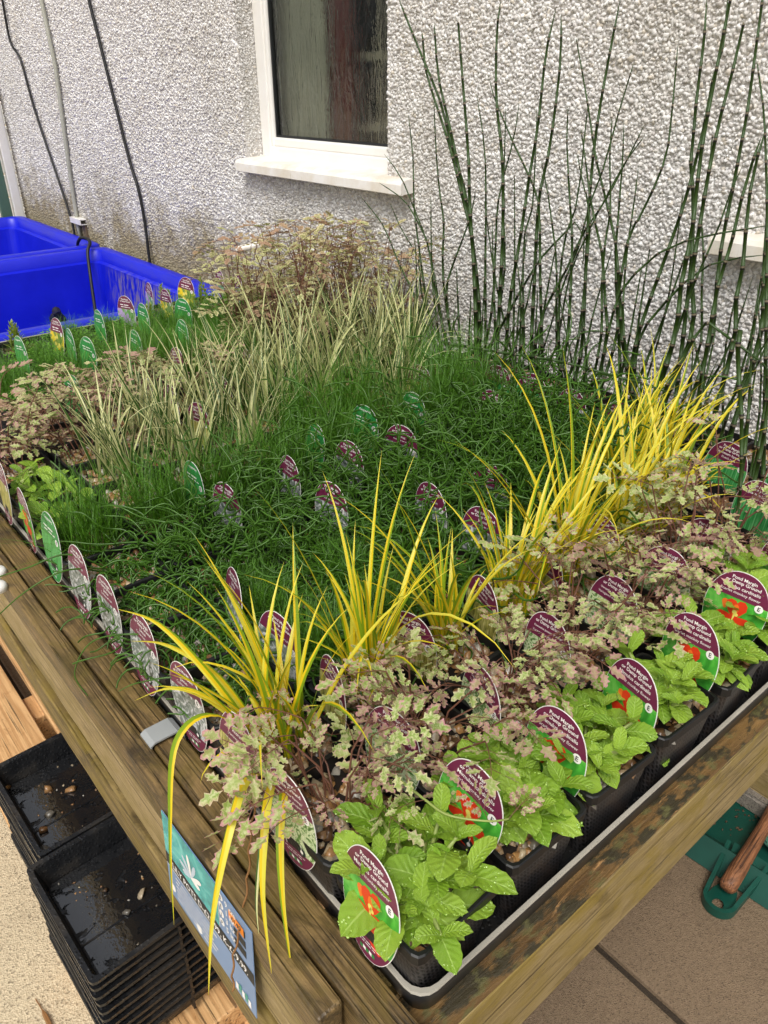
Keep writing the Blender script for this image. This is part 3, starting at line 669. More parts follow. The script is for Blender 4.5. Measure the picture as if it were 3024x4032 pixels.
def blade(seed, mat_, stiff, wid):
    """unit-length strap blade growing up +Z and arching towards +X"""
    r = random.Random(seed); n = 11; b_ = MB(); vs = []; uv = []; a = r.uniform(.02, .12); k_ = r.uniform(.3, 1.0)*(1-stiff)*2.4; p = Vector((0, 0, 0)); tw = r.uniform(-.8, .8)
    for i in range(n+1):
        t = i/n; w = wid*(.75+.5*sin(pi*min(1, t*.9+.1)))*(1-t**3.5)+.0003
        ang = tw*t; wx, wy = sin(ang)*w, cos(ang)*w; nx = cos(a+.0)
        vs += [(p.x-wx*.3, p.y-wy, p.z), (p.x+.25*w, p.y, p.z-.25*w*sin(a)), (p.x+wx*.3, p.y+wy, p.z)]; uv += [(0, t), (.5, t), (1, t)]
        p += Vector((sin(a), 0, cos(a)))/n; a += k_*(.4+2.2*t*t)/n*1.3
    b_.add(vs, [(i*3+q, i*3+q+1, i*3+q+4, i*3+q+3) for i in range(n) for q in range(2)], 0, uv)
    return b_.mesh('blade', [mat_], True)
YB = [blade(k, M['acorus'], .62, .0125) for k in range(12)] + [blade(40+k, M['acorus'], .12, .0125) for k in range(10)]
WB = [blade(100+k, M['acorus_w'], .72, .011) for k in range(14)] + [blade(140+k, M['acorus_w'], .25, .011) for k in range(4)]

def leaflet(b_, o, d, nrm, L, r):
    """three-lobed toothed leaflet; uv.x = 0 at the centre, 1 at the margin"""
    d = d.normalized(); s_ = d.cross(nrm).normalized(); w = L*r.uniform(.40, .54)
    P = [(0, 0), (.20, .16), (.34, .62), (.47, .34), (.66, .66), (.70, .30), (.88, .30), (1.0, .0)]
    out = [o+d*(L*a)+s_*(w*c_)+nrm*(L*.10*c_*c_+r.uniform(-.02, .02)*L) for a, c_ in P] + [o+d*(L*a)-s_*(w*c_)+nrm*(L*.16*c_*c_+r.uniform(-.04, .04)*L) for a, c_ in P[1:-1][::-1]]
    mid = [o+d*(L*.3)-nrm*L*.03, o+d*(L*.62)-nrm*L*.02]; n = len(out)
    vs = out+mid; f = []
    for k in range(n):
        a, c_ = k, (k+1) % n; m_ = n if min(a, n-a) <= 3 and min(c_, n-c_) <= 3 else n+1
        f.append((a, c_, m_))
    f.append((3, n+1, n)); f.append((n-3, n, n+1))
    b_.add(vs, f, 0, [(1, 0)]*n+[(0, .5)]*2)
def oen_leaf(seed, mat_):
    r = random.Random(seed); b_ = MB(); spine = []; a = r.uniform(-.1, .2); p = Vector((0, 0, 0)); n = 8
    for i in range(n+1): spine.append(p.copy()); p += Vector((cos(a), 0, sin(a)))/n; a -= r.uniform(.02, .16)
    b_.tube(spine, [.011]*4+[.008]*5, 4, 1, False); up_ = Vector((0, 0, 1))
    for q, (i, L) in enumerate(((3, .36), (5, .36), (7, .32))):
        o = spine[i]; d = (spine[i+1]-spine[i]).normalized()
        for sg in (-1, 1):
            s_ = Vector((0, sg, 0)); dd = (d*.55+s_*.85+up_*r.uniform(-.1, .2)).normalized(); e = o+dd*L*.55
            b_.tube([o, e], .006, 3, 1, False); nr = (up_+Vector((r.uniform(-.3, .3), r.uniform(-.3, .3), 0))).normalized()
            leaflet(b_, e, dd, nr, L, r)
            if q < 1: leaflet(b_, o+dd*L*.4, (dd+d*.9), nr, L*.6, r); leaflet(b_, o+dd*L*.4, (dd-d*.9), nr, L*.6, r)
    leaflet(b_, spine[-1], spine[-1]-spine[-2], up_, .42, r)
    return b_.mesh('leaf', [mat_, M['redstem']])
OL = [oen_leaf(k, M['oenanthe']) for k in range(9)]; OLF = [oen_leaf(50+k, M['oenanthe_far']) for k in range(6)]

def zalign(d, roll=0):
    """matrix taking +Y to direction d, +Z towards up"""
    d = Vector(d).normalized(); x = d.cross(Vector((0, 0, 1)))
    x = Vector((1, 0, 0)) if x.length < 1e-4 else x.normalized(); z = x.cross(d)
    m = Matrix((x, d, z)).transposed(); return m.to_4x4() @ Matrix.Rotation(roll, 4, 'Y')
def xalign(d, roll=0):
    d = Vector(d).normalized(); y = Vector((0, 0, 1)).cross(d); y = Vector((0, 1, 0)) if y.length < 1e-4 else y.normalized(); z = d.cross(y)
    return Matrix((d, y, z)).transposed().to_4x4() @ Matrix.Rotation(roll, 4, 'X')

# ------------------------------------------------------------------ plant builders (children of a pot thing, local z = PH at soil)
def grow_mimulus(t, n=8, size=1.0, lean=(0, 0)):
    st = MB()
    for k in range(n):
        a = 2*pi*k/n+random.uniform(-.4, .4); r0 = random.uniform(.006, .03); bx, by = r0*cos(a), r0*sin(a)
        out = random.uniform(.006, .036)*size; h = random.uniform(.014, .05)*size
        tip = Vector((bx+cos(a)*out+lean[0], by+sin(a)*out+lean[1], PH-.012+h)); b0 = Vector((bx*.6, by*.6, PH-.016))
        st.tube([b0, b0.lerp(tip, .5)+Vector((0, 0, .006)), tip], [.0022, .002, .0015], 6)
        ax = (tip-b0).normalized(); ph = random.uniform(0, pi)
        for lv, (fr, L, el) in enumerate(((.3, .044, .0), (.72, .041, .28), (1.0, .027, .65))):
            for sd in (0, pi):
                if lv == 0 and random.random() < .25: continue
                az = ph+lv*pi/2+sd+random.uniform(-.25, .25); e = el+random.uniform(-.2, .2)
                d = Vector((cos(az)*cos(e), sin(az)*cos(e), sin(e)))+ax*.25; LL = L*size*random.uniform(.75, 1.25)
                p = b0.lerp(tip, fr)
                linkob('leaf', random.choice(LEAF), t, Matrix.Translation(p) @ zalign(d, random.uniform(-.35, .35)) @ Matrix.Diagonal((LL*random.uniform(.9, 1.15), LL, LL, 1)))
    st.build('stems', M['palestem'], t, None, True)

def grow_blades(t, lib, nup, narch, L0, L1, spread=.5, wscale=1.0, bias=None, stiffn=None):
    k0 = stiffn or 12
    for k in range(nup+narch):
        arch = k >= nup; me = random.choice(lib[k0:] if arch else lib[:k0]); az = random.uniform(-pi, pi)
        if bias is not None and random.random() < .55: az = bias+random.gauss(0, .7)
        L = random.uniform(L0, L1)*(1.0 if not arch else 1.05); r0 = random.uniform(0, .026); tilt = abs(random.gauss(0, .22))*spread+(.12 if arch else 0)
        a2 = random.uniform(-pi, pi)
        m = Matrix.Translation((r0*cos(a2), r0*sin(a2), PH-.018)) @ Matrix.Rotation(az, 4, 'Z') @ Matrix.Rotation(tilt, 4, 'Y') @ Matrix.Diagonal((L, wscale*.25*random.uniform(.75, 1.25), L, 1))
        # blade width lives on local Y: meshes are unit length, so width scales separately
        linkob('blade', me, t, m)

def grow_oen(t, n=26, h0=.03, h1=.11, spread=.06, lib=OL, Lm=.06, bias=(0, 0), dense=True):
    st = MB()
    for k in range(n):
        a = random.uniform(-pi, pi); r0 = random.uniform(0, .03); h = random.uniform(h0, h1); o = random.uniform(.2, 1)*spread
        b0 = Vector((r0*cos(a), r0*sin(a), PH-.018)); tip = Vector((r0*cos(a)+o*cos(a)+bias[0]*h*8, r0*sin(a)+o*sin(a)+bias[1]*h*8, PH-.012+h))
        mid = b0.lerp(tip, .5)+Vector((random.uniform(-.01, .01), random.uniform(-.01, .01), h*.18))
        st.tube([b0, mid, tip], [.0013, .0011, .0009], 5, 0, False)
        for q in range(random.choice((1, 2, 2, 3)) if dense else 1):
            fr = 1.0 if q == 0 else random.uniform(.55, .95); p = mid.lerp(tip, (fr-.5)*2) if fr > .5 else b0.lerp(mid, fr*2)
            az = a+random.gauss(0, .8); e = random.uniform(-.1, .6); L = Lm*random.uniform(.6, 1.15)*(1 if q == 0 else .8)
            linkob('leaf', random.choice(lib), t, Matrix.Translation(p) @ xalign((cos(az)*cos(e), sin(az)*cos(e), sin(e)), random.uniform(-.5, .5)) @ Matrix.Diagonal((L, L, L, 1)))
    st.build('stems', M['redstem'], t, None, True)

def curly(seed, n, flat, Lr=(.12, .26)):
    r = random.Random(seed); b_ = MB()
    for _ in range(n):
        az = r.uniform(-pi, pi); el = r.uniform(.15, 1.35)*(1-flat)+r.uniform(-.05, .5)*flat; L = r.uniform(*Lr); m = 34
        d = Vector((cos(az)*cos(el), sin(az)*cos(el), sin(el))); u_ = d.orthogonal().normalized(); v_ = d.cross(u_)
        R0 = r.uniform(.004, .0155); tn = r.uniform(1.2, 4.2); ph = r.uniform(0, 6.28); sag = r.uniform(.0, .12); r0 = r.uniform(0, .035); a0 = r.uniform(0, 6.28)
        b0 = Vector((r0*cos(a0), r0*sin(a0), PH-.016)); pts = []; wob = r.uniform(-.05, .05)
        for i in range(m+1):
            t_ = i/m; R_ = R0*min(1, t_*3)*(1-.25*t_)
            p = b0+d*(L*t_)+(u_*cos(ph+tn*6.283*t_)+v_*sin(ph+tn*6.283*t_))*R_+Vector((wob*t_*t_, -wob*t_*t_, -sag*t_*t_)); p.z = max(p.z, PH-.012); pts.append(p)
        rr_ = [.0018*(1-.45*i/m) for i in range(m+1)]; b_.tube(pts, rr_, 4, 0, False)
    return b_.mesh('stems', [M['juncus']], True)
CURL = [curly(k, 56, .3, (.12, .25)) for k in range(4)] + [curly(20+k, 64, .75, (.07, .15)) for k in range(3)] + [curly(30+k, 52, .6, (.05, .10)) for k in range(2)]
def tuft(seed, n, L0, L1, mat_, w=.0007, spread=.35, base=.04):
    r = random.Random(seed); b_ = MB()
    for _ in range(n):
        az = r.uniform(-pi, pi); tl = abs(r.gauss(0, spread)); L = r.uniform(L0, L1); r0 = base*sqrt(r.random()); a0 = r.uniform(-pi, pi); p = Vector((r0*cos(a0), r0*sin(a0), PH-.018)); vs = []; s_ = Vector((-sin(az), cos(az), 0)); kk = r.uniform(.2, 1.2)
        for i in range(5):
            t_ = i/4; ww = w*(1-t_*.85); vs += [p-s_*ww, p+s_*ww]; aa = tl+kk*t_; p = p+Vector((cos(az)*sin(aa), sin(az)*sin(aa), cos(aa)))*(L/4)
        b_.add(vs, [(2*i, 2*i+1, 2*i+3, 2*i+2) for i in range(4)])
    return b_.mesh('blades', [mat_], True)
TUFT = [tuft(k, 420, .06, .14, M['grass']) for k in range(3)]; TUFTL = [tuft(10+k, 380, .09, .19, M['grass'], .0008) for k in range(2)]
def cover(seed, n=520):
    r = random.Random(seed); b_ = MB()
    for _ in range(n):
        x, y = r.uniform(-.058, .058), r.uniform(-.058, .058); z = PH-.012+r.uniform(0, .045)*(1-(x*x+y*y)/.008); L = r.uniform(.004, .009); az = r.uniform(-pi, pi); e = r.uniform(-.2, .9)
        d = Vector((cos(az)*cos(e), sin(az)*cos(e), sin(e))); s_ = Vector((-sin(az), cos(az), 0)); o = Vector((x, y, z))
        b_.add([o, o+d*L*.5+s_*L*.38, o+d*L, o+d*L*.5-s_*L*.38], [(0, 1, 2, 3)])
    return b_.mesh('foliage', [M['cover']])
COVER = [cover(k) for k in range(3)]
def shoot_mesh(seed):
    r = random.Random(seed); b_ = MB(); h = 1.0; b_.tube([(0, 0, 0), (.03, 0, .5), (0, .02, 1)], [.03, .025, .015], 5, 0, False)
    for k in range(11):
        for sd in (0, 2.1, 4.2):
            t_ = .15+.85*k/10; az = sd+k*1.1; e = .35+.8*t_; L = .42*(1-.35*t_); d = Vector((cos(az)*cos(e), sin(az)*cos(e), sin(e))); s_ = Vector((-sin(az), cos(az), 0)); o = Vector((0, 0, t_))
            b_.add([o, o+d*L*.4+s_*L*.16, o+d*L-Vector((0, 0, .05)), o+d*L*.4-s_*L*.16], [(0, 1, 2, 3)])
    return b_.mesh('shoot', [M['lysi']])
SHOOT = [shoot_mesh(k) for k in range(4)]
def grow_shoots(t, n, h0, h1):
    for k in range(n):
        a = random.uniform(-pi, pi); r0 = random.uniform(0, .035); h = random.uniform(h0, h1)
        linkob('shoot', random.choice(SHOOT), t, Matrix.Translation((r0*cos(a), r0*sin(a), PH-.015)) @ Euler((random.gauss(0, .15), random.gauss(0, .15), a)).to_matrix().to_4x4() @ Matrix.Diagonal((h, h, h, 1)))

def stuff(t, name, me, sc=1.0, sz=None, dx=0):
    o = linkob(name, me, t, Matrix.Translation((dx, 0, 0)) @ Matrix.Rotation(random.uniform(-pi, pi), 4, 'Z') @ Matrix.Translation((0, 0, PH*(1-(sz or sc)))) @ Matrix.Diagonal((sc, sc, sz or sc, 1))); o['kind'] = 'stuff'; return o

# ------------------------------------------------------------------ planting plan: rows count back from the front beam, places count in from the left planks
def lab(desc, i, j): return f"{desc}, {ORD[j]} row, {ORD[i]} from left planks"
PLAN = {}
def put(kind, j, cols):
    for i in cols: PLAN[(i, j)] = kind
put('mim', 0, range(7)); put('oen', 1, range(7)); put('aco', 2, range(7))
put('jun', 3, range(6)); put('aco', 3, (6, 7)); put('jun', 4, range(8)); put('jun', 5, range(8)); put('jun', 6, range(8))
put('equ', 1, (7, 8)); put('equ', 2, (7, 8, 9)); put('equ', 3, (8, 9)); 
for j in range(4, 10): put('equ', j, (8, 9))
put('gra', 7, range(0, 6)); put('grl', 7, (6, 7)); put('mim2', 8, (0,)); put('acw', 8, (1, 2, 3)); put('grl', 8, (4, 5, 7)); put('acw', 8, (6,))
put('acw', 9, range(1, 8)); put('mim2', 9, (0,)); put('oen2', 10, (0, 1)); put('acw', 10, range(2, 9)); put('oen2', 11, (0, 1, 2, 3)); put('acw', 11, (4, 5, 6, 7, 8))
put('oen2', 12, (1, 2, 3)); put('gra', 12, (4, 5)); put('oent', 12, (6, 7, 8, 9)); put('cov', 13, (1, 2)); put('gra', 13, (3, 4, 5)); put('oent', 13, (6, 7, 8, 9))
put('gra', 14, (1, 2, 4)); put('cov', 14, (3, 5)); put('oent', 14, (6, 7, 8, 9)); put('cov', 15, (1, 2, 3, 5)); put('gra', 15, (4, 6)); put('oent', 15, (8, 9))
put('cov', 16, (2, 3, 4)); put('gra', 16, (5, 6, 7)); put('lys', 17, (2, 5, 6, 7, 8)); put('cov', 17, (3, 4)); put('lys', 18, (6, 7, 8, 9))
INFO = {
 'mim': ('scarlet_monkey_flower', 'bright green monkey flower plant in black pot', 'monkey flowers along the front row'),
 'mim2': ('scarlet_monkey_flower', 'bright green monkey flower plant by left rim', 'monkey flowers by the left rim'),
 'oen': ('water_dropwort', 'pink and cream leaved water dropwort in black pot', 'pink water dropworts in the second row'),
 'oen2': ('water_dropwort', 'pale pinkish water dropwort plant', 'pale water dropworts at the left'),
 'oent': ('water_dropwort', 'tall dull pink water dropwort near the wall', 'tall water dropworts by the wall'),
 'aco': ('golden_sweet_flag', 'golden yellow striped sweet flag', 'golden sweet flags'),
 'acw': ('cream_sweet_flag', 'cream and green striped sweet flag', 'cream striped sweet flags'),
 'jun': ('corkscrew_rush', 'dark green tangled corkscrew rush', 'corkscrew rushes'),
 'equ': ('horsetail', 'dark jointed horsetail rush against the wall', 'horsetails along the wall'),
 'gra': ('hair_grass', 'low bright green hair grass', 'hair grass pots'),
 'grl': ('hair_grass', 'taller soft green hair grass', 'taller hair grass pots'),
 'cov': ('water_starwort', 'mat of tiny bright green leaves', 'green mat plants at the back'),
 'lys': ('upright_marginal', 'yellow green upright leafy shoots by the blue tank', 'upright shoots at the back row'),
}
POTS = {}
for (i, j), k in sorted(PLAN.items(), key=lambda q: (q[0][1], q[0][0])):
    nm, ds, gp = INFO[k]
    t = pot_at(nm, lab(ds, i, j), 'pond plant', gp, i, j, gravel=(k not in ('cov',))); POTS[(i, j)] = t
    if k == 'mim': grow_mimulus(t, [13, 12, 14, 14, 10, 9, 10][i], [1.08, 1.15, .95, .9, 1.0, 1.2, 1.1][i])
    elif k == 'mim2': grow_mimulus(t, 5, .95)
    elif k == 'oen': grow_oen(t, 19, .02, .105+.012*i, .062, OL, .055)
    elif k == 'oen2': grow_oen(t, 11, .03, .12, .09, OL if j < 12 else OLF, .055)
    elif k == 'oent': grow_oen(t, 20, .05, .28, .09, OLF, .062)
    elif k == 'aco':
        bias = [radians(120), None, None, radians(20), None, radians(-10), radians(-30), radians(-30)][i]
        grow_blades(t, YB, 31, 9, .10, [.27, .31, .28, .27, .36, .34, .28, .30][i], .85, .82, bias)
    elif k == 'acw': grow_blades(t, WB, 30, 6, .13, .22 if j < 9 else (.29 if i > 4 else .24), .9, .85, None, 14)
    elif k == 'jun':
        if i == 0 or (j in (3, 4) and i < 3):
            stuff(t, 'stems', CURL[7+j % 2] if i == 0 else CURL[4+(i+j) % 3], 1.0 if i == 0 else 1.1, dx=.012 if i == 0 else 0)
            stuff(t, 'stems', CURL[7+(j+1) % 2], .9, 1.3, .014 if i == 0 else 0)
            if i: stuff(t, 'stems', CURL[4+(i+j+1) % 3], 1.1); stuff(t, 'blades', TUFT[0], .8, .5)
        else: stuff(t, 'stems', CURL[(i+2*j) % 4], 1.0, 1.25 if i < 4 else 1.45); stuff(t, 'stems', CURL[4+(i+j) % 3], 1.1)
        if i > 5: stuff(t, 'stems', CURL[(i+j) % 4], 1.0, 1.55)
    elif k == 'gra': stuff(t, 'blades', random.choice(TUFT), 1.15, 1.15 if j < 14 else .8)
    elif k == 'grl': stuff(t, 'blades', random.choice(TUFTL), 1.1)
    elif k == 'cov': stuff(t, 'foliage', random.choice(COVER), 1.0); stuff(t, 'blades', TUFT[1], .7, .55)
    elif k == 'lys': grow_shoots(t, 4, .035, .075)

# rush stems that arch out over the left planks, golden blades hanging over the edge
def strand(pot, P, r, mat_, name='stem'):
    o = Vector(pot.location); rot = pot.matrix_basis.inverted(); b_ = MB()
    pts = [rot @ p for p in spline(P, 8)]; n = len(pts); b_.tube(pts, [r*(1-.55*k/n) for k in range(n)], 5); return b_.build(name, mat_, pot, None, True)
J = lambda i, j: POTS[(i, j)]
strand(J(0, 6), [(.04, .69, .80), (-.01, .70, .845), (-.06, .72, .835), (-.10, .78, .80), (-.12, .84, .75)], .0016, M['juncus'])
strand(J(0, 6), [(.04, .68, .80), (-.02, .67, .84), (-.08, .68, .825), (-.14, .71, .77)], .0015, M['juncus'])
strand(J(0, 4), [(.04, .48, .80), (-.01, .49, .835), (-.05, .53, .82), (-.075, .545, .775), (-.07, .53, .745)], .0014, M['juncus'])
strand(J(0, 3), [(.04, .37, .80), (.0, .39, .83), (-.04, .42, .825), (-.055, .45, .80)], .0013, M['juncus'])
def longblade(pot, P, w, mat_, name='blade', twist=0.3):
    rot = pot.matrix_basis.inverted(); pts = [rot @ p for p in spline(P, 6)]; n = len(pts)-1; vs = []; uv = []
    sd = Vector((0, 0, 1)).cross(pts[-1]-pts[0]).normalized()
    for i, p in enumerate(pts):
        t = i/n; ww = w*(.7+.5*sin(pi*min(1, t*.85+.15)))*(1-t**3)+.0002; tg = (pts[min(i+1, n)]-pts[max(i-1, 0)]).normalized(); s_ = (sd-tg*sd.dot(tg)).normalized(); s_ = Matrix.Rotation(twist*(t-.5), 3, tg) @ s_; nn = tg.cross(s_)
        vs += [p-s_*ww, p+nn*ww*.3, p+s_*ww]; uv += [(0, t), (.5, t), (1, t)]
    b_ = MB(); b_.add(vs, [(i*3+q, i*3+q+1, i*3+q+4, i*3+q+3) for i in range(n) for q in range(2)], 0, uv); return b_.build(name, mat_, pot, None, True)
A0 = J(0, 2)
for P in ([(.025, .25, .80), (-.02, .27, .875), (-.065, .265, .875), (-.10, .225, .82), (-.125, .19, .745)],
          [(.02, .235, .80), (-.03, .20, .855), (-.07, .165, .85), (-.105, .145, .79), (-.125, .135, .71)],
          [(.02, .23, .80), (-.02, .18, .85), (-.045, .15, .845), (-.065, .128, .80), (-.075, .11, .72)],
          [(.022, .228, .80), (-.012, .17, .848), (-.035, .142, .84), (-.052, .118, .79), (-.06, .10, .715)],
          [(.025, .26, .80), (.0, .32, .88), (-.02, .38, .92), (-.04, .44, .915)],
          [(.03, .265, .80), (.015, .33, .86), (-.01, .39, .88), (-.03, .45, .86)],
          [(.03, .26, .80), (-.005, .31, .855), (-.03, .35, .86), (-.06, .385, .835)]): longblade(A0, P, .0034, M['acorus'])
longblade(A0, [(.02, .225, .80), (-.02, .18, .84), (-.05, .15, .83), (-.068, .135, .79), (-.075, .125, .76)], .0018, M['acorus_w'])
wi = thing('twisted_stem', 'thin twisted brown dead stem dangling over the planks above the card', 'stem', (-.02, .20, .80))
b_ = MB(); P = spline([(0, 0, .02), (-.018, -.012, .015), (-.032, -.022, -.03), (-.048, -.03, -.075), (-.066, -.036, -.115), (-.073, -.04, -.155)], 10)
b_.tube([p+Vector((.0012*sin(k*1.1), .0012*cos(k*1.1), 0)) for k, p in enumerate(P)], .0011, 5); b_.build('stem', M['dead'], wi, None, True)

def at_z_(x, y, z):
    d = rt2*((x-1512)/3028) + up2*(-(y-2016)/3028) + fw; return CAMP + d*((z-CAMP.z)/d.z)
O1 = J(1, 1)
P = [at_z_(*p) for p in ((1480, 3010, .84), (1576, 3073, .865), (1676, 3151, .872), (1767, 3210, .876), (1922, 3233, .878), (2004, 3224, .872))]
strand(O1, P, .0016, M['palestem'], 'runner')
for p_ in (P[2], P[4], P[5], P[5]):
    linkob('leaf', random.choice(OL), O1, O1.matrix_basis.inverted() @ Matrix.Translation(p_) @ xalign((random.uniform(-1, 1), random.uniform(-1, .4), .2)) @ Matrix.Diagonal((.028, .028, .028, 1)))
# ------------------------------------------------------------------ horsetail stems, traced in the plane of their pots
fpx, CX, CY = 3028., 1512., 2016.
def ray(x, y): return rt2*((x-CX)/fpx) + up2*(-(y-CY)/fpx) + fw
def at_x(x, y, X): d = ray(x, y); return CAMP + d*((X-CAMP.x)/d.x)
Z2 = lambda p: (1512+.9114*p[0], .9114*p[1]); Z4 = lambda p: (1512+.9114*p[0], 1200+.9114*p[1])
TR = [
 [(65,0),(150,210),(240,430),(290,620),(350,830),(385,1060),(410,1300),(415,1475)], [(165,140),(180,300),(215,420),(280,620),(340,860),(385,1080),(395,1475)],
 [(217,100),(235,330),(280,530),(330,760),(375,1000),(390,1200),(400,1475)], [(320,90),(340,350),(365,680),(370,880),(390,1200),(400,1475)],
 [(505,0),(487,150),(485,420),(508,650),(515,850),(510,1100),(490,1475)], [(745,30),(700,230),(665,540),(625,780),(590,1020),(545,1290),(530,1475)],
 [(765,60),(760,290),(715,640),(670,860),(650,1200),(630,1475)], [(1020,0),(975,230),(935,450),(905,660),(885,900),(870,1200),(870,1475)],
 [(830,165),(880,450),(915,680),(960,870),(1000,1050),(1020,1300),(1030,1475)], [(1080,270),(1010,500),(950,720),(890,880),(830,1100),(760,1280),(740,1475)],
 [(1270,190),(1240,520),(1210,700),(1110,930),(1060,1010),(1010,1290),(1000,1475)], [(1395,-20),(1380,200),(1355,380),(1335,600),(1325,720),(1335,850),(1330,1100),(1290,1475)],
 [(1485,-20),(1470,170),(1420,350),(1380,560),(1330,760),(1290,900),(1220,1100),(1090,1475)], [(1500,-20),(1440,280),(1370,660),(1330,1000),(1280,1250),(1250,1475)],
 [(1555,95),(1510,290),(1450,520),(1400,760),(1360,1000),(1330,1200),(1320,1475)], [(1640,-40),(1600,260),(1570,480),(1540,640),(1500,850),(1460,1050),(1430,1290),(1410,1475)],
 [(1659,530),(1600,730),(1570,920),(1550,1150),(1520,1300),(1510,1475)], [(1630,590),(1560,800),(1500,1050),(1440,1250),(1400,1475)],
 [(400,405),(435,650),(440,900),(438,1120),(440,1475)], [(450,325),(480,430),(560,620),(640,790),(670,900),(675,1200),(680,1475)],
 [(585,440),(560,600),(515,770),(490,900),(480,1100),(470,1300),(450,1475)], [(527,450),(520,700),(515,900),(520,1180),(500,1475)],
 [(660,465),(655,650),(640,900),(610,1000),(600,1200),(610,1475)], [(795,465),(790,620),(800,830),(812,1100),(815,1475)],
 [(880,460),(865,600),(850,760),(820,930),(790,1000),(760,1200),(750,1475)], [(985,510),(975,700),(980,900),(960,1000),(940,1250),(935,1475)],
 [(1037,520),(1030,700),(1010,960),(1000,1150),(1020,1475)], [(1125,540),(1050,690),(960,860),(860,1010),(780,1180),(690,1350),(640,1475)],
 [(1120,595),(1030,720),(960,850),(880,1010),(800,1200),(770,1475)], [(850,555),(870,690),(890,850),(920,1000),(945,1120),(955,1300),(960,1475)],
 [(680,695),(710,850),(730,1000),(745,1130),(745,1300),(740,1475)], [(835,665),(860,800),(890,900),(880,1100),(860,1475)],
 [(105,495),(125,680),(130,900),(145,1020),(180,1280),(210,1475)], [(215,430),(225,650),(240,830),(258,960),(255,1200),(250,1475)],
 [(0,665),(70,760),(130,900),(190,1060),(210,1180),(230,1300),(250,1475)], [(-20,790),(90,870),(160,990),(200,1100),(240,1475)],
 [(25,875),(80,1000),(150,1120),(165,1280),(200,1475)], [(-100,850),(0,980),(60,1130),(120,1250),(170,1475)],
 [(1100,715),(1080,880),(1060,1010),(1040,1200),(1040,1475)], [(1420,580),(1400,760),(1370,900),(1380,1100),(1370,1300),(1370,1475)],
 [(1550,715),(1480,870),(1440,1000),(1350,1200),(1250,1475)], [(130,1020),(140,1150),(135,1475)], [(45,1160),(60,1300),(70,1475)], [(395,835),(370,950),(330,1060),(270,1250),(240,1475)],
 [(1655,1000),(1640,1150),(1610,1290),(1580,1475)], [(1700,900),(1650,1180),(1600,1400),(1590,1475)], [(1740,100),(1690,500),(1660,900),(1640,1200),(1620,1475)],
 [(858,1150),(865,1050),(850,945),(770,1020),(690,1100),(600,1240),(480,1475)], [(1659,975),(1600,985),(1440,1010),(1250,1060),(1130,1140),(1020,1270),(960,1475)],
 [(1659,1100),(1500,1120),(1380,1160),(1250,1270),(1100,1475)], [(1610,260),(1640,480),(1650,700),(1655,1000),(1650,1475)],
]
TR = [[Z2(p) for p in L] for L in TR]
BENT = [([Z4(p) for p in [(1300,410),(1150,350),(1000,310),(760,245),(500,205),(260,165)]], .90), ([Z4(p) for p in [(1659,280),(1600,220),(1500,150),(1390,80),(1310,200),(1230,330),(1180,470)]], .93),
        ([Z4(p) for p in [(1545,1190),(1530,1090),(1520,950),(1540,800),(1545,470),(1525,250),(1540,110)]], .80)]
EQP = [(k, t) for k, t in POTS.items() if PLAN[k] == 'equ']
def horsetail(pot, P, r0, r1, name='stem'):
    """jointed tube from base P[0] to tip P[-1]"""
    rot = pot.matrix_basis.inverted(); Q = spline(P, 8); pts = [Q[0]]; 
    for a, c in zip(Q[:-1], Q[1:]): pts.append(c)
    cum = [0]
    for a, c in zip(pts[:-1], pts[1:]): cum.append(cum[-1]+(c-a).length)
    T = cum[-1]
    def at(s):
        s = max(0, min(T, s)); k = 0
        while k < len(cum)-2 and cum[k+1] < s: k += 1
        f = (s-cum[k])/max(1e-9, cum[k+1]-cum[k]); return pts[k].lerp(pts[k+1], f)
    nodes = []; s = .02
    while s < T: nodes.append(s); s += random.uniform(.036, .062)
    st = [(0, 0)]
    for s in nodes: st += [(s-.0045, 0), (s-.0043, 1), (s-.0012, 1), (s-.001, 2), (s+.0018, 2), (s+.002, 1), (s+.003, 1), (s+.0032, 0)]
    st.append((T, 1)); st = [x for x in st if 0 <= x[0] <= T]; st.sort(key=lambda q: q[0])
    n = 7; vs = []; a = None; fs = []; ms = []
    jit = Vector((0, 0, 0)); last = 0
    for k, (s, m) in enumerate(st):
        p = at(s); tg = (at(s+.01)-at(s-.01)).normalized(); a = tg.orthogonal().normalized() if a is None else (a-tg*a.dot(tg)).normalized(); b2 = tg.cross(a)
        R = r0+(r1-r0)*(s/T)**1.2; R *= (1.12 if m else 1.0); R = R if s < T-.001 else .0003
        p = rot @ p
        ax, bx = rot.to_3x3() @ a, rot.to_3x3() @ b2
        vs += [p+(ax*cos(2*pi*q/n)+bx*sin(2*pi*q/n))*R for q in range(n)]
        if k:
            mm = m if st[k-1][1] == m else 0
            fs += [((k-1)*n+q, (k-1)*n+(q+1) % n, k*n+(q+1) % n, k*n+q) for q in range(n)]; ms += [mm]*n
    me = mk(name, vs, fs, [M['eq'], M['eq_dark'], M['eq_buff']], ms, True); return linkob(name, me, pot)
def nearest(y, x=None):
    return min(EQP, key=lambda q: abs(PY(q[0][1])-y)*1.0+(abs(PX(q[0][0])-x) if x else 0)+random.uniform(0, .03))
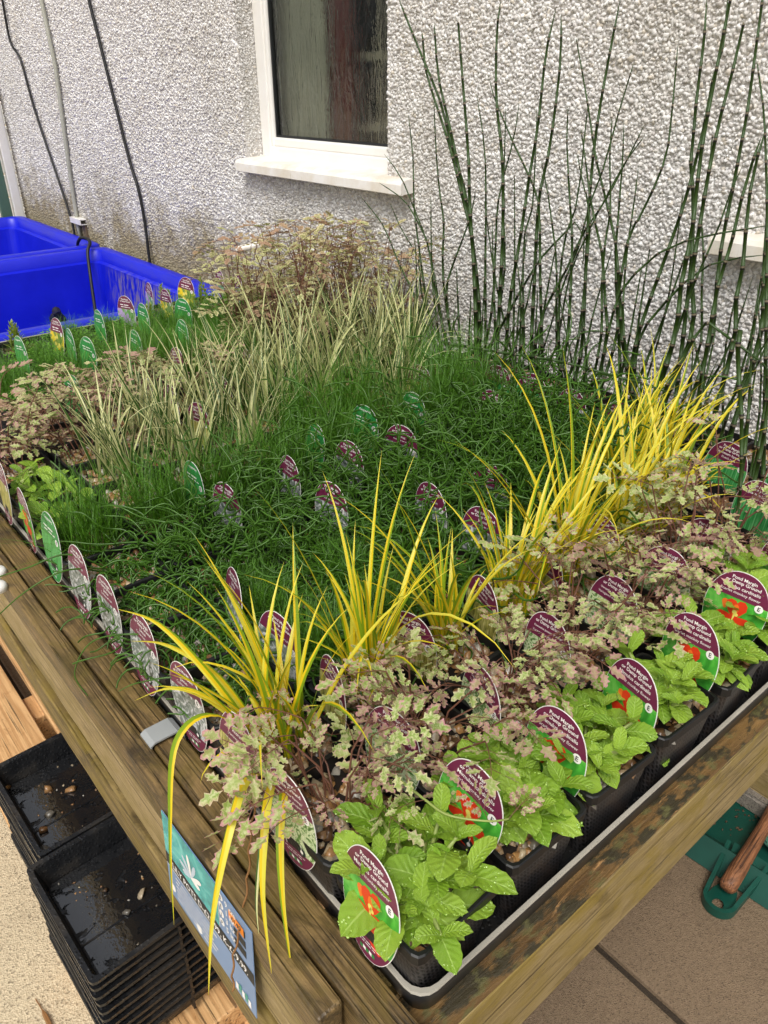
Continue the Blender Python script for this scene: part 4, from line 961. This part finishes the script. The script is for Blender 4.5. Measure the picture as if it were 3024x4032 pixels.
for q, L in enumerate(TR):
    X = random.uniform(.96, 1.13); P = [at_x(*p, X) for p in L][::-1]; pk, pot = nearest(P[0].y+(P[0].y-P[1].y)*.5, X)
    base = Vector((PX(pk[0])+random.uniform(-.035, .035), PY(pk[1])+random.uniform(-.035, .035), PZ0+PH-.018))
    big = (L[0][1] < 150 or q in (16, 17)); P[0] = P[0].lerp(base, .25) if P[0].z < .95 else P[0]
    if P[0].z - base.z > .03: P = [base]+P
    horsetail(pot, P, random.uniform(.0040, .0052) if big else random.uniform(.0026, .0040), .0020 if big else .0011)
for L, X in BENT:
    P = [at_x(*p, X) for p in L][::-1]; pk, pot = nearest(P[0].y); horsetail(pot, P, .0034, .0016)
for q in range(48):
    pk, pot = random.choice(EQP); base = Vector((PX(pk[0])+random.uniform(-.035, .035), PY(pk[1])+random.uniform(-.035, .035), PZ0+PH-.018)); h = random.uniform(.12, .45); tl = Vector((random.gauss(0, .05), random.gauss(0, .16), 1)).normalized()
    tip = base+tl*h; tip.x = min(tip.x, 1.21); mid = base.lerp(tip, .5)+Vector((random.uniform(-.01, .01), random.uniform(-.02, .02), 0)); horsetail(pot, [base, mid, tip], random.uniform(.0022, .0040), .001)

# ------------------------------------------------------------------ plant labels
def ink(name, c, rough=.35): return plain(name, c, rough, .5, 0, 100, .06)
M['maroon'] = ink('maroon_print', srgb('#6d2445')); M['paper'] = ink('white_card', srgb('#f0eee8')); M['white_ink'] = newmat('white_print', srgb('#f2efea'), .4)[0]
M['green_ink'] = ink('green_print', srgb('#2f8a45')); M['red_ink'] = ink('scarlet_print', srgb('#d8371c')); M['orange_ink'] = ink('orange_print', srgb('#e8722a')); M['yel_ink'] = ink('yellow_print', srgb('#e6d66a')); M['dark_ink'] = ink('dark_print', srgb('#16302a')); M['purple_ink'] = ink('lilac_print', srgb('#a98bc4'))
def picmat(name, sc, stops, scale=60, dist=1.0):
    m, t, b = newmat(name, rough=.3); v = coords(t, sc); n = noise(t, v, scale, 4, .6, dist); t.links.new(ramp(t, n, stops), b.inputs['Base Color']); return m
PIC = {
 'mim': picmat('print_meadow_green', (1, 1, 1), [(.3, srgb('#2c7a26')), (.5, srgb('#4fae3c')), (.65, srgb('#7cc95a'))], 38),
 'oen': picmat('print_variegated_leaves', (1, 1, 1), [(.36, srgb('#3f6a2c')), (.47, srgb('#7da35a')), (.53, srgb('#dfe6c4')), (.68, srgb('#9dbd77'))], 110, 2.0),
 'aco': picmat('print_golden_grass', (2.2, .35, 1), [(.35, srgb('#5a5f22')), (.5, srgb('#a5a04a')), (.65, srgb('#d8cf8a'))], 150, .6),
 'jun': picmat('print_grey_rush', (1, 1, 1), [(.35, srgb('#3d4a44')), (.5, srgb('#8b938c')), (.62, srgb('#d6d6d8'))], 70, 2.0),
 'equ': picmat('print_horsetail_green', (3, .12, 1), [(.35, srgb('#1f6a34')), (.5, srgb('#3f9a50')), (.65, srgb('#79c080'))], 130, .2),
 'gra': picmat('print_hair_grass', (2, .3, 1), [(.35, srgb('#1f7030')), (.6, srgb('#4fae55'))], 130, .5),
 'lil': picmat('print_lilac_flowers', (1, .8, 1), [(.38, srgb('#4f8a3a')), (.5, srgb('#87a878')), (.56, srgb('#b79bd0'))], 40, 1.0),
 'yel': picmat('print_yellow_flowers', (1, .8, 1), [(.38, srgb('#4f7a2a')), (.5, srgb('#8a9a4a')), (.56, srgb('#e6c81f'))], 45, 1.0),
}
TW, TH = .078, .112
def egg(inset=0, y0=None, y1=None, n=40):
    a, b_ = TW/2-inset, TH/2-inset; out = []
    for k in range(n*2):
        t = 2*pi*k/(n*2); y = b_*sin(t); w = a*(1+.10*(y/b_))*abs(cos(t))**.92; out.append(((1 if cos(t) >= 0 else -1)*w*.96, y))
    if y0 is None: return out
    res = []   # clip to band y0..y1
    def clip(P, f, val):
        o = []
        for p, q_ in zip(P, P[1:]+P[:1]):
            ip, iq = f(p), f(q_)
            if ip: o.append(p)
            if ip != iq: t = (val-p[1])/(q_[1]-p[1]); o.append((p[0]+(q_[0]-p[0])*t, val))
        return o
    P = clip(out, lambda p: p[1] >= y0, y0); return clip(P, lambda p: p[1] <= y1, y1)
def flat(mb, P, z, m): mb.add([(x, y, z) for x, y in P], [tuple(range(len(P)))], m)
def strokes(name, rows, mat_, z=.0006):
    """small print too fine to read: rows of short word-long strokes (x0, x1, y, height)"""
    b_ = MB(); r = random.Random(3)
    for x0, x1, y, h in rows:
        x = x0
        while x < x1-h*1.5:
            L = min(r.uniform(2.0, 6.5)*h, x1-x); flat(b_, [(x, y), (x+L, y), (x+L, y+h*.55), (x, y+h*.55)], z, 0); x += L+h*.8
    return b_.mesh(name, [mat_])
def fontmesh(name, lines, mat_, z=.0006):
    """lines: (text, size, x, y, bold)  -> one mesh of lettering"""
    vs, fs = [], []
    for text, size, x, y, bold, al in lines:
        c = bpy.data.curves.new('lettering', 'FONT'); c.body = text; c.size = size; c.align_x = al; c.resolution_u = 2; c.offset = size*.018*bold
        o = bpy.data.objects.new('lettering', c); COL.objects.link(o); dg = bpy.context.evaluated_depsgraph_get(); dg.update(); me = bpy.data.meshes.new_from_object(o.evaluated_get(dg))
        k = len(vs); vs += [(v.co.x+x, v.co.y+y, z) for v in me.vertices]; fs += [tuple(i+k for i in p.vertices) for p in me.polygons]
        bpy.data.objects.remove(o); bpy.data.curves.remove(c); bpy.data.meshes.remove(me)
    return mk(name, vs, fs, mat_)
CARD = MB(); e_ = egg(); n_ = len(e_); CARD.add([(x, y, .0002) for x, y in e_]+[(x, y, -.0004) for x, y in e_], [tuple(range(n_)), tuple(range(n_, 2*n_))[::-1]]+[(k, n_+k, n_+(k+1) % n_, (k+1) % n_) for k in range(n_)])
CARD = CARD.mesh('card', [M['paper']])
def disc(mb, x, y, r, z, m, n=16, sx=1, rot=0): flat(mb, [(x+r*sx*cos(2*pi*k/n)*cos(rot)-r*sin(2*pi*k/n)*sin(rot), y+r*sx*cos(2*pi*k/n)*sin(rot)+r*sin(2*pi*k/n)*cos(rot)) for k in range(n)], z, m)
def petal(mb, x, y, ang, L, w, z, m):
    d = Vector((cos(ang), sin(ang))); s_ = Vector((-sin(ang), cos(ang))); o = Vector((x, y))
    flat(mb, [tuple(o+d*(L*a)+s_*(w*c)) for a, c in ((0, -.2), (.3, -.7), (.65, -1), (.9, -.65), (1, 0), (.9, .7), (.65, .9), (.3, .6), (0, .2))], z, m)
CAP_Y = .020
def print_mesh(kind):
    b_ = MB(); hd = 0 if kind != 'gra' else 2
    mats = [M['maroon'], PIC[kind], M['green_ink'], M['red_ink'], M['orange_ink'], M['yel_ink'], M['white_ink'], M['dark_ink'], M['black'], M['purple_ink']]
    flat(b_, egg(.0007, CAP_Y, .2), .0004, hd); flat(b_, egg(.0007, -.033, CAP_Y), .0004, 1); flat(b_, egg(.0007, -.2, -.033), .0004, hd)
    if kind == 'mim':
        for ang, L, w in ((1.9, .020, .0065), (1.25, .021, .0065), (3.35, .018, .006), (-.15, .019, .006), (-1.2, .030, .0085), (-1.75, .016, .006)): petal(b_, .001, -.006, ang, L*1.25, w*1.2, .0006+.00002*ang, 3)
        petal(b_, .001, -.006, 1.55, .019, .004, .0008, 4); petal(b_, -.012, .002, 1.7, .013, .0045, .00055, 4); disc(b_, .001, .002, .0028, .0009, 5); disc(b_, .004, -.001, .0022, .0009, 5); petal(b_, .001, -.012, 1.5, .014, .0012, .0009, 5)
    if kind == 'lil':
        for q in range(5): petal(b_, 0, -.008, q*1.257, .017, .006, .0006+q*.00001, 9)
    if kind == 'yel':
        for q in range(7): disc(b_, random.uniform(-.012, .012), random.uniform(-.03, .015), .005, .0006+q*.00002, 5, 8)
    disc(b_, .0255, CAP_Y-.002, .0052, .0009, 6); disc(b_, .012, -.030, .0055, .0007, 7); disc(b_, .012, -.030, .0022, .0009, 6)
    # logo block on the hanging foot
    for q in range(5): flat(b_, [(-.010+q*.004, -.049+(q % 2)*.001), (-.0065+q*.004, -.049), (-.0065+q*.004, -.0455), (-.010+q*.004, -.0448)], .0007, 6 if q % 2 else 2)
    # hooking slot: the pot wall shows through it
    flat(b_, [(-.011, -.0335), (.011, -.0335), (.011, -.026), (.0085, -.0225), (-.0085, -.0225), (-.011, -.026)], .00062, 8)
    flat(b_, [(-.012, -.0345), (-.011, -.0345), (-.011, -.022), (-.012, -.022)], .0007, 6); flat(b_, [(.011, -.0345), (.012, -.0345), (.012, -.022), (.011, -.022)], .0007, 6)
    return b_.mesh('print', mats)
def letter_mesh(kind):
    sub = {'mim': ('Mimulus cardinalis', 'Scarlet monkey flower'), 'oen': ("Oenanthe javanica 'Flamingo'", 'Variegated water dropwort'), 'aco': ('Acorus', 'gramineus Ogon', 'Golden variegated slender sweet flag'),
           'jun': ('Juncus', 'Corkscrew rush'), 'equ': ('Equisetum hyemale', 'Dutch rush'), 'gra': (), 'lil': (), 'yel': ()}[kind]
    head = ('Pond Margin', 'or Damp Ground') if kind != 'gra' else ('Oxygenating',)
    L = []; y = .0445
    for h in head: L.append((h, .0060, 0, y, 1.0, 'CENTER')); y -= .0056
    y -= .0012
    for k, s_ in enumerate(sub):
        sz = min(.0062 if k == 0 else .0054, .056/max(8, len(s_))/.50); L.append((s_, sz, 0, y, .6 if k == 0 else 0, 'CENTER')); y -= .0066
    return fontmesh('lettering', L, M['white_ink'])
EMESH = fontmesh('badge_letter', [('E', .0075, .0255, CAP_Y-.0045, 1, 'CENTER')], M['gasket'], .0011)
FOOT = strokes('foot_lettering', [(-.015, .015, -.0385, .0014), (-.012, .012, -.0412, .0014)], M['white_ink'])
SUB = strokes('small_print', [(-.022, .022, .0300, .0042), (-.020, .020, .0245, .0032)], M['white_ink'])
PRINT = {k: print_mesh(k) for k in PIC}; LETT = {k: letter_mesh(k) for k in PIC}
BASEM = Matrix(((0, 0, -1), (-1, 0, 0), (0, 1, 0))).to_4x4()
DESC = {'mim': 'maroon oval label with a scarlet flower picture', 'oen': 'maroon oval label with a variegated leaf picture', 'aco': 'maroon oval label with a golden grass picture', 'jun': 'maroon oval label with a grey rush picture',
        'equ': 'maroon oval label with a green horsetail picture', 'gra': 'green oval label with white lettering', 'lil': 'maroon oval label with a lilac flower picture', 'yel': 'maroon oval label with a yellow flower picture'}
def label_at(kind, i, j, dz=0, lean=None, dy=0, dx=0, yaw=None):
    x, y = PX(i)-.0565+dx, PY(j)+dy+random.uniform(-.006, .006); z = PZ0+PH+.0265-.022+dz
    lean = random.uniform(.02, .16) if lean is None else lean; yaw = random.gauss(0, .13 if i else .04) if yaw is None else yaw; z += random.uniform(-.006, .006)
    t = thing('plant_label', f"{DESC[kind]}, {ORD[j]} row, {ORD[i]} from left planks", 'plant label', (0, 0, 0), 0, 'plant labels hooked on the pots')
    t.matrix_basis = Matrix.Translation((x, y, z)) @ Matrix.Rotation(yaw, 4, 'Z') @ Matrix.Translation((0, 0, -.02)) @ Matrix.Rotation(lean, 4, 'Y') @ Matrix.Translation((0, 0, .02)) @ BASEM @ Matrix.Rotation(random.gauss(0, .09), 4, 'Z')
    linkob('card', CARD, t); p = linkob('print', PRINT[kind], t); linkob('lettering', LETT[kind], t)
    linkob('badge_letter', EMESH, p); linkob('foot_lettering', FOOT, p)
    if kind in ('gra', 'lil', 'yel'): linkob('small_print', SUB, p)
    return t
for i in range(7): label_at('mim', i, 0, .0 if i == 0 else .016, lean=.14)
for i in range(7): label_at('oen', i, 1, .008 if i else 0)
for i in (0, 1, 2, 3, 4, 5): label_at('aco', i, 2, 0 if i == 0 else .006)
for i, j in ((0, 3), (0, 4), (0, 5), (0, 6), (1, 3), (1, 4), (3, 5), (2, 6), (3, 6), (4, 6), (5, 6), (4, 4), (4, 3), (5, 4)): label_at('jun', i, j, .0 if i == 0 else .014)
for i, j in ((7, 1), (8, 1), (8, 2), (8, 4), (8, 5), (8, 6), (8, 7)): label_at('equ', i, j, .02)
for i, j in ((0, 7), (2, 7), (4, 7), (5, 7), (6, 7)): label_at('gra', i, j, .012 if i else .0)
label_at('mim', 0, 8, 0); label_at('aco', 0, 9, .0); label_at('oen', 7, 6, .015)
for i, j in ((3, 9), (4, 10), (3, 10), (5, 11), (7, 8)): label_at('aco', i, j, .018)
for i, j in ((3, 11), (4, 12)): label_at('oen', i, j, .02)
for i, j in ((2, 12), (4, 14), (2, 15), (3, 15), (5, 14), (5, 16), (6, 16), (4, 16), (3, 14)): label_at('gra', i, j, .018)
for i, j, k in ((2, 17, 'lil'), (3, 16, 'yel'), (5, 17, 'lil'), (6, 17, 'yel'), (6, 18, 'lil'), (7, 18, 'yel'), (8, 18, 'lil'), (8, 17, 'lil')): label_at(k, i, j, .022)

# ------------------------------------------------------------------ lily pots card on the side board
sg = thing('price_card', 'blue and turquoise lily pots price card fixed to the left side board', 'sign', (0, 0, 0))
sg.matrix_basis = Matrix.Translation((-.0765, .238, .664)) @ Matrix.Rotation(radians(4.5), 4, 'Y') @ BASEM @ Matrix.Rotation(radians(2.0), 4, 'Z')
SW, SH = .185, .125
b_ = MB(); b_.box((-SW/2, -SH/2, -.0008), (SW/2, SH/2, 0)); b_.build('card', plain('slate_blue_card', srgb('#6f8db4'), .3, .5, 0, 100, .08), sg)
def turq():
    m, t, b = newmat('turquoise_picture', rough=.25); v = coords(t); n = noise(t, v, 26, 4, .6, 1.2); t.links.new(ramp(t, n, [(.3, srgb('#0f6a72')), (.5, srgb('#2fa9a6')), (.7, srgb('#7fd6cc'))]), b.inputs['Base Color']); return m
b_ = MB()
def rect(x0, y0, x1, y1, z, m): flat(b_, [(x0, y0), (x1, y0), (x1, y1), (x0, y1)], z, m)
rect(-SW/2, .004, .028, SH/2, .0003, 0)            # picture
rect(-SW/2, -.014, SW/2, .003, .0003, 1)           # black band
rect(-SW/2, -.0150, .03, -.0141, .0003, 2); rect(.0282, .004, .0290, SH/2, .0003, 2)
for q in range(3): rect(.058, .012+q*.014, .080, .022+q*.014, .0003, 1)
# white waterlily petals in the picture
for q, (ang, L) in enumerate(((1.15, .027), (1.75, .030), (2.35, .026), (.5, .027), (2.95, .026), (.05, .020), (3.4, .020))): petal(b_, -.030, .018, ang, L, .0036, .0005+q*.00005, 2 if q % 2 else 5)
for q in range(4): disc(b_, .035, .054-q*.012, .0046, .0005, 2)
rect(.050, .040, .078, .052, .0006, 3); disc(b_, .064, .046, .0, .0007, 3)
disc(b_, -.082, -.046, .006, .0005, 2); disc(b_, -.022, -.052, .006, .0005, 2)
for q in range(5): rect(.055+q*.006, -.058+(q % 2)*.002, .060+q*.006, -.048+(q % 2)*.003, .0005, 4 if q % 2 else 2)
b_.build('print', [turq(), M['gasket'], M['white_ink'], ink('orange_price_sticker', srgb('#f08a1e')), ink('teal_logo', srgb('#3f9a86')), ink('pale_lilac_petal', srgb('#b9c9d6'))], sg)
sl_me = fontmesh('lettering', [('LILY POTS D-£25.99, K-£19.99.', .0122, -.077, -.0095, .8, 'LEFT')] + [(s_, .0105, .043, .050-q*.0122, .8, 'LEFT') for q, s_ in enumerate(('9 cm', '1 ltr', '3 ltr', '5 ltr'))], M['white_ink'], .0007)
linkob('lettering', sl_me, sg)
linkob('lettering', fontmesh('lettering', [(s_, .0062, .035, .0518-q*.012, 1, 'CENTER') for q, s_ in enumerate('BEJP')] + [('£1.99', .008, .064, .043, 1, 'CENTER')], M['gasket'], .0009), sg)
linkob('small_print', strokes('small_print', [(-.072, .020-.004*(q % 3), -.0225-q*.0062, .0034) for q in range(6)], M['white_ink'], .0006), sg)

# ------------------------------------------------------------------ pallet and stacked trays under the bench
pal = thing('wooden_pallet', 'orange new pine pallet on the floor under the bench', 'pallet', (.1, 1.1, 0))
for x0, x1 in ((-.165, -.028), (.0, .11), (.15, .27), (.31, .43)): bar('board', (x0-.1, .62-1.1, .098), (x1-.1, 1.95-1.1, .118), M['wood_pallet'], pal, .003, cuts=6, wob=.001)
for y in (.66, 1.30, 1.86): bar('bearer', (-.16-.1, y-1.1, .022), (.43-.1, y+.09-1.1, .097), M['wood_pallet'], pal, .004)
for y in (.65, 1.87): bar('foot_board', (-.16-.1, y-1.1, .0), (.43-.1, y+.10-1.1, .0215), M['wood_pallet'], pal, .003)
pal2 = thing('timber_offcut', 'brown timber offcut under the near end of the tray stack', 'timber', (-.02, .42, 0))
bar('plank', (-.12, -.10, .0), (.30, .16, .06), M['wood_pallet'], pal2, .004); bar('plank', (-.10, .0, .0605), (.32, .2, .118), M['wood_pallet'], pal2, .004)

def tray_mesh(L, Wd, D):
    b_ = MB(); t_ = .0022
    def rg(ins, z, r=.008):
        X, Y = L/2-ins, Wd/2-ins; r = max(.002, r); pts = []
        for cx_, cy_, a0 in ((X-r, Y-r, 0), (-X+r, Y-r, 90), (-X+r, -Y+r, 180), (X-r, -Y+r, 270)):
            for k in range(3): a = radians(a0+45*k); pts.append((cx_+r*cos(a), cy_+r*sin(a), z))
        return pts
    R = [rg(.016, 0), rg(.006, D-.008), rg(.001, D-.0075), rg(.0, D-.006), rg(0, D), rg(.0075, D), rg(.0085, D-.002), rg(.0175, t_)]
    n = len(R[0]); b_.add([p for r in R for p in r], [(i*n+k, i*n+(k+1) % n, (i+1)*n+(k+1) % n, (i+1)*n+k) for i in range(len(R)-1) for k in range(n)])
    b_.add(R[-1], [tuple(range(n))]); b_.add(R[0], [tuple(range(n))[::-1]])
    return b_.mesh('tray_body', [M['black']])
TRM = tray_mesh(.40, .238, .046)
def ribs(L, Wd):
    out = []
    for lo, hi in (((-L*.12, -Wd/2+.018, .002), (-L*.12+.004, Wd/2-.018, .0075)), ((-L/2+.018, -.03, .002), (-L*.12-.001, -.027, .0045)), ((L*.2, -Wd/2+.018, .002), (L*.2+.004, Wd/2-.018, .0075))):
        b_ = MB(); b_.box(lo, hi); out.append(b_.mesh('divider', [M['black']]))
    return out
RIB = ribs(.40, .238)
def wet():
    m, t, b = newmat('standing_water', srgb('#1a1b1d'), .02, 1.0); v = coords(t); n = noise(t, v, 30, 4, .65, .5); al = ramp(t, n, [(.40, (0, 0, 0)), (.43, (1, 1, 1))])
    t.links.new(al, b.inputs['Alpha']); b.inputs['IOR'].default_value = 1.8; bump(t, b, noise(t, v, 120, 2), .15, .002); return m
M['water'] = wet()
NST = 11
for st_i, (yc, xc, zb, nm) in enumerate(((.575, .018, .119, 'nearer'), (.818, .032, .119, 'farther'))):
    for k in range(NST):
        z = zb+k*.0187
        t = thing('seed_tray', f"wet black plastic tray, {'topmost' if k == NST-1 else ORD[k]+' from bottom'} of the {nm} stack", 'tray', (xc+random.uniform(-.002, .002), yc+random.uniform(-.002, .002), z), radians(2.2)+random.uniform(-.006, .006), 'stacked black trays under the bench')
        linkob('tray_body', TRM, t)
        for sx in (-1, 1):
            cb = MB(); cb.box((sx*.07-.002, -.1195, .012), (sx*.07+.002, -.112, .0375)); cb.build('rib', M['black'], t)
        if k == NST-1:
            [linkob('divider', q_, t) for q_ in RIB]
            wm = MB(); wm.add([(-.18, -.10, .0036), (.05, -.10, .0036), (.05, .10, .0036), (-.18, .10, .0036)], [(0, 1, 2, 3)]); wm.build('water_film', M['water'], t)
            q = np.random.uniform(-1, 1, (60, 3))*np.array([.17, .098, 0]); q[:, 2] = .0035
            me = stone_cloud('grit', q, None, .0017, M['gravel'], False, closed=True); o_ = linkob('grit', me, t); o_['kind'] = 'stuff'
top_z = .119+(NST-1)*.0187+.0045
for q, (x, y) in enumerate(((-.10, .855), (-.135, .775), (-.07, .83), (-.145, .73), (-.115, .80), (-.02, .585), (-.06, .56), (-.10, .60), (-.09, .545), (-.155, .905))):
    me = stone_cloud('pebble', np.array([[0, 0, 0.003]]), None, .0052, M['gravel'], False, (1, 1.4, .8), closed=True)
    p = linkob('pebble', me, None, Matrix.Translation((x, y, top_z-.001)))
    tag(p, ('small pebble lying in the farther top tray, ' if y > .69 else 'small pebble lying in the nearer top tray, ') + f"{ORD[q]} of the loose pebbles from the back" , 'pebble', 'loose pebbles in the trays')

# ------------------------------------------------------------------ dustpan, brush, edging stones at the foot of the wall
dp = thing('dustpan', 'bottle green plastic dustpan with a looped handle on the paving', 'dustpan', (.805, .035, .016), radians(4))
b_ = MB()   # pan: local +x runs from handle end into the pan
x0, x1, w = .115, .40, .17
fl = [(x0+.045, -w+.03, .006), (x1, -w, .004), (x1, w, .004), (x0+.045, w-.03, .006)]; lip = [(x0, -w, .05), (x1, -w-.012, .02), (x1, w+.012, .02), (x0, w, .05)]; out_ = [(x0-.03, -w-.02, .0), (x1, -w-.02, .0), (x1, w+.02, .0), (x0-.03, w+.02, .0)]
b_.add(fl+lip+out_, [(0, 1, 2, 3), (0, 3, 7, 4), (0, 4, 5, 1), (3, 2, 6, 7), (4, 7, 11, 8), (4, 8, 9, 5), (7, 6, 10, 11), (1, 5, 9), (2, 10, 6)]); b_.build('pan', M['pan'], dp)
b_ = MB(); oval = []
for k in range(24):
    a = 2*pi*k/24; oval.append((.026+.022*cos(a)*(1 if cos(a) < 0 else 1), .032*sin(a)))
def hring(r, z, stretch):
    pts = []
    for k in range(25):
        a = radians(90+180*k/24); pts.append((.03+r*cos(a), r*sin(a), z))
    return [(stretch, r+.012, z+.028)]+pts+[(stretch, -r-.012, z+.028)]
Ro, Ri = hring(.032, .014, .14), hring(.024, .014, .14); n = len(Ro); lo_ = [(x, y, z-.014) for x, y, z in Ro]; up_ = [(x, y, z+.006) for x, y, z in Ro]; ui = [(x, y, z+.006) for x, y, z in Ri]; li = [(x, y, z-.010) for x, y, z in Ri]
b_.add(lo_+up_+ui+li, [(i, i+1, n+i+1, n+i) for i in range(n-1)]+[(n+i, n+i+1, 2*n+i+1, 2*n+i) for i in range(n-1)]+[(2*n+i, 2*n+i+1, 3*n+i+1, 3*n+i) for i in range(n-1)])
# handle floor with hanging hole
hole = [(.022+.012*cos(2*pi*k/16), .0105*sin(2*pi*k/16), .008) for k in range(16)]; outr = []
for k in range(16):
    a = 2*pi*k/16; d = Vector((cos(a), sin(a))); s_ = .0245; outr.append((.03+max(-s_, d.x*s_*(1 if d.x < 0 else 2.2)), d.y*s_, .008))
b_.add(hole+outr, [(k, (k+1) % 16, 16+(k+1) % 16, 16+k) for k in range(16)]); b_.add([(.08, -.024, .008), (.16, -.034, .03), (.16, .034, .03), (.08, .024, .008)], [(0, 1, 2, 3)])
b_.build('handle', M['pan'], dp)
q = np.random.uniform(0, 1, (260, 3))*np.array([.2, .3, 0])+np.array([.19, -.15, .0065]); me = stone_cloud('dirt', q, None, .0022, M['pan_dirt'], False, closed=True); o_ = linkob('dirt', me, dp); o_['kind'] = 'stuff'
br = thing('hand_brush', 'hand brush with worn wooden handle and green bristles lying in the dustpan', 'brush', (.846, .036, .058), radians(6))
b_ = MB(); b_.tube([(0, 0, -.006), (.008, 0, -.004), (.05, 0, .0), (.11, 0, .003), (.17, 0, .006), (.24, 0, .01), (.42, -.02, .012)], [.012, .0165, .0165, .0145, .013, .016, .018], 14); b_.build('handle', M['wood_handle'], br, None, True)
b_ = MB()
for k in range(700):
    x = random.uniform(.15, .42); y = random.uniform(-.012, .0); a = random.gauss(0, .25); L = random.uniform(.05, .075)
    p = Vector((x, y-.008, random.uniform(-.004, .008))); e = p+Vector((sin(a)*L*.5, -L*cos(a), -.014+random.uniform(-.012, .012))); s_ = Vector((.0008, 0, .0004)); b_.add([p-s_, p+s_, e+s_*.6, e-s_*.6], [(0, 1, 2, 3)])
o_ = b_.build('bristles', M['bristle'], br); o_['kind'] = 'stuff'
for k in range(7):
    y = -.35+k*.20; me = bevel_box_mesh('edging_stone', (.075, .185, .11), M['stone'], .012, 2, .004)
    o_ = linkob('edging_stone', me, None, Matrix.Translation((1.20, y, .07))); tag(o_, f"grey edging stone at the foot of the wall, {ORD[k]} from the right", 'stone', 'edging stones along the wall foot')
    me = bevel_box_mesh('kerb_stone', (.07, .19, .05), M['stone'], .010, 2, .003)
    o_ = linkob('kerb_stone', me, None, Matrix.Translation((1.118, y+.03, .04))); tag(o_, f"low rough kerb stone before the wall foot, {ORD[k]} from the right", 'stone', 'kerb stones before the wall')
# leaf litter
fm = random.choice(LEAF)
o_ = linkob('fallen_leaf', fm, None, Matrix.Translation((.365, .004, .7535)) @ Matrix.Rotation(radians(-50), 4, 'Z') @ Matrix.Rotation(.25, 4, 'Y') @ Matrix.Diagonal((.03, .03, .03, 1))); tag(o_, 'fallen green leaf caught on the tray rim below the fourth front pot', 'leaf')
b_ = MB(); b_.tube(spline([(-.24, .60, .004), (-.232, .66, .006), (-.236, .72, .004)], 6), [.001]*5+[.004]*4+[.001]*4, 5); o_ = b_.build('dry_leaf', M['dead']); tag(o_, 'dry brown leaf lying on the floor beside the tray stack', 'leaf')
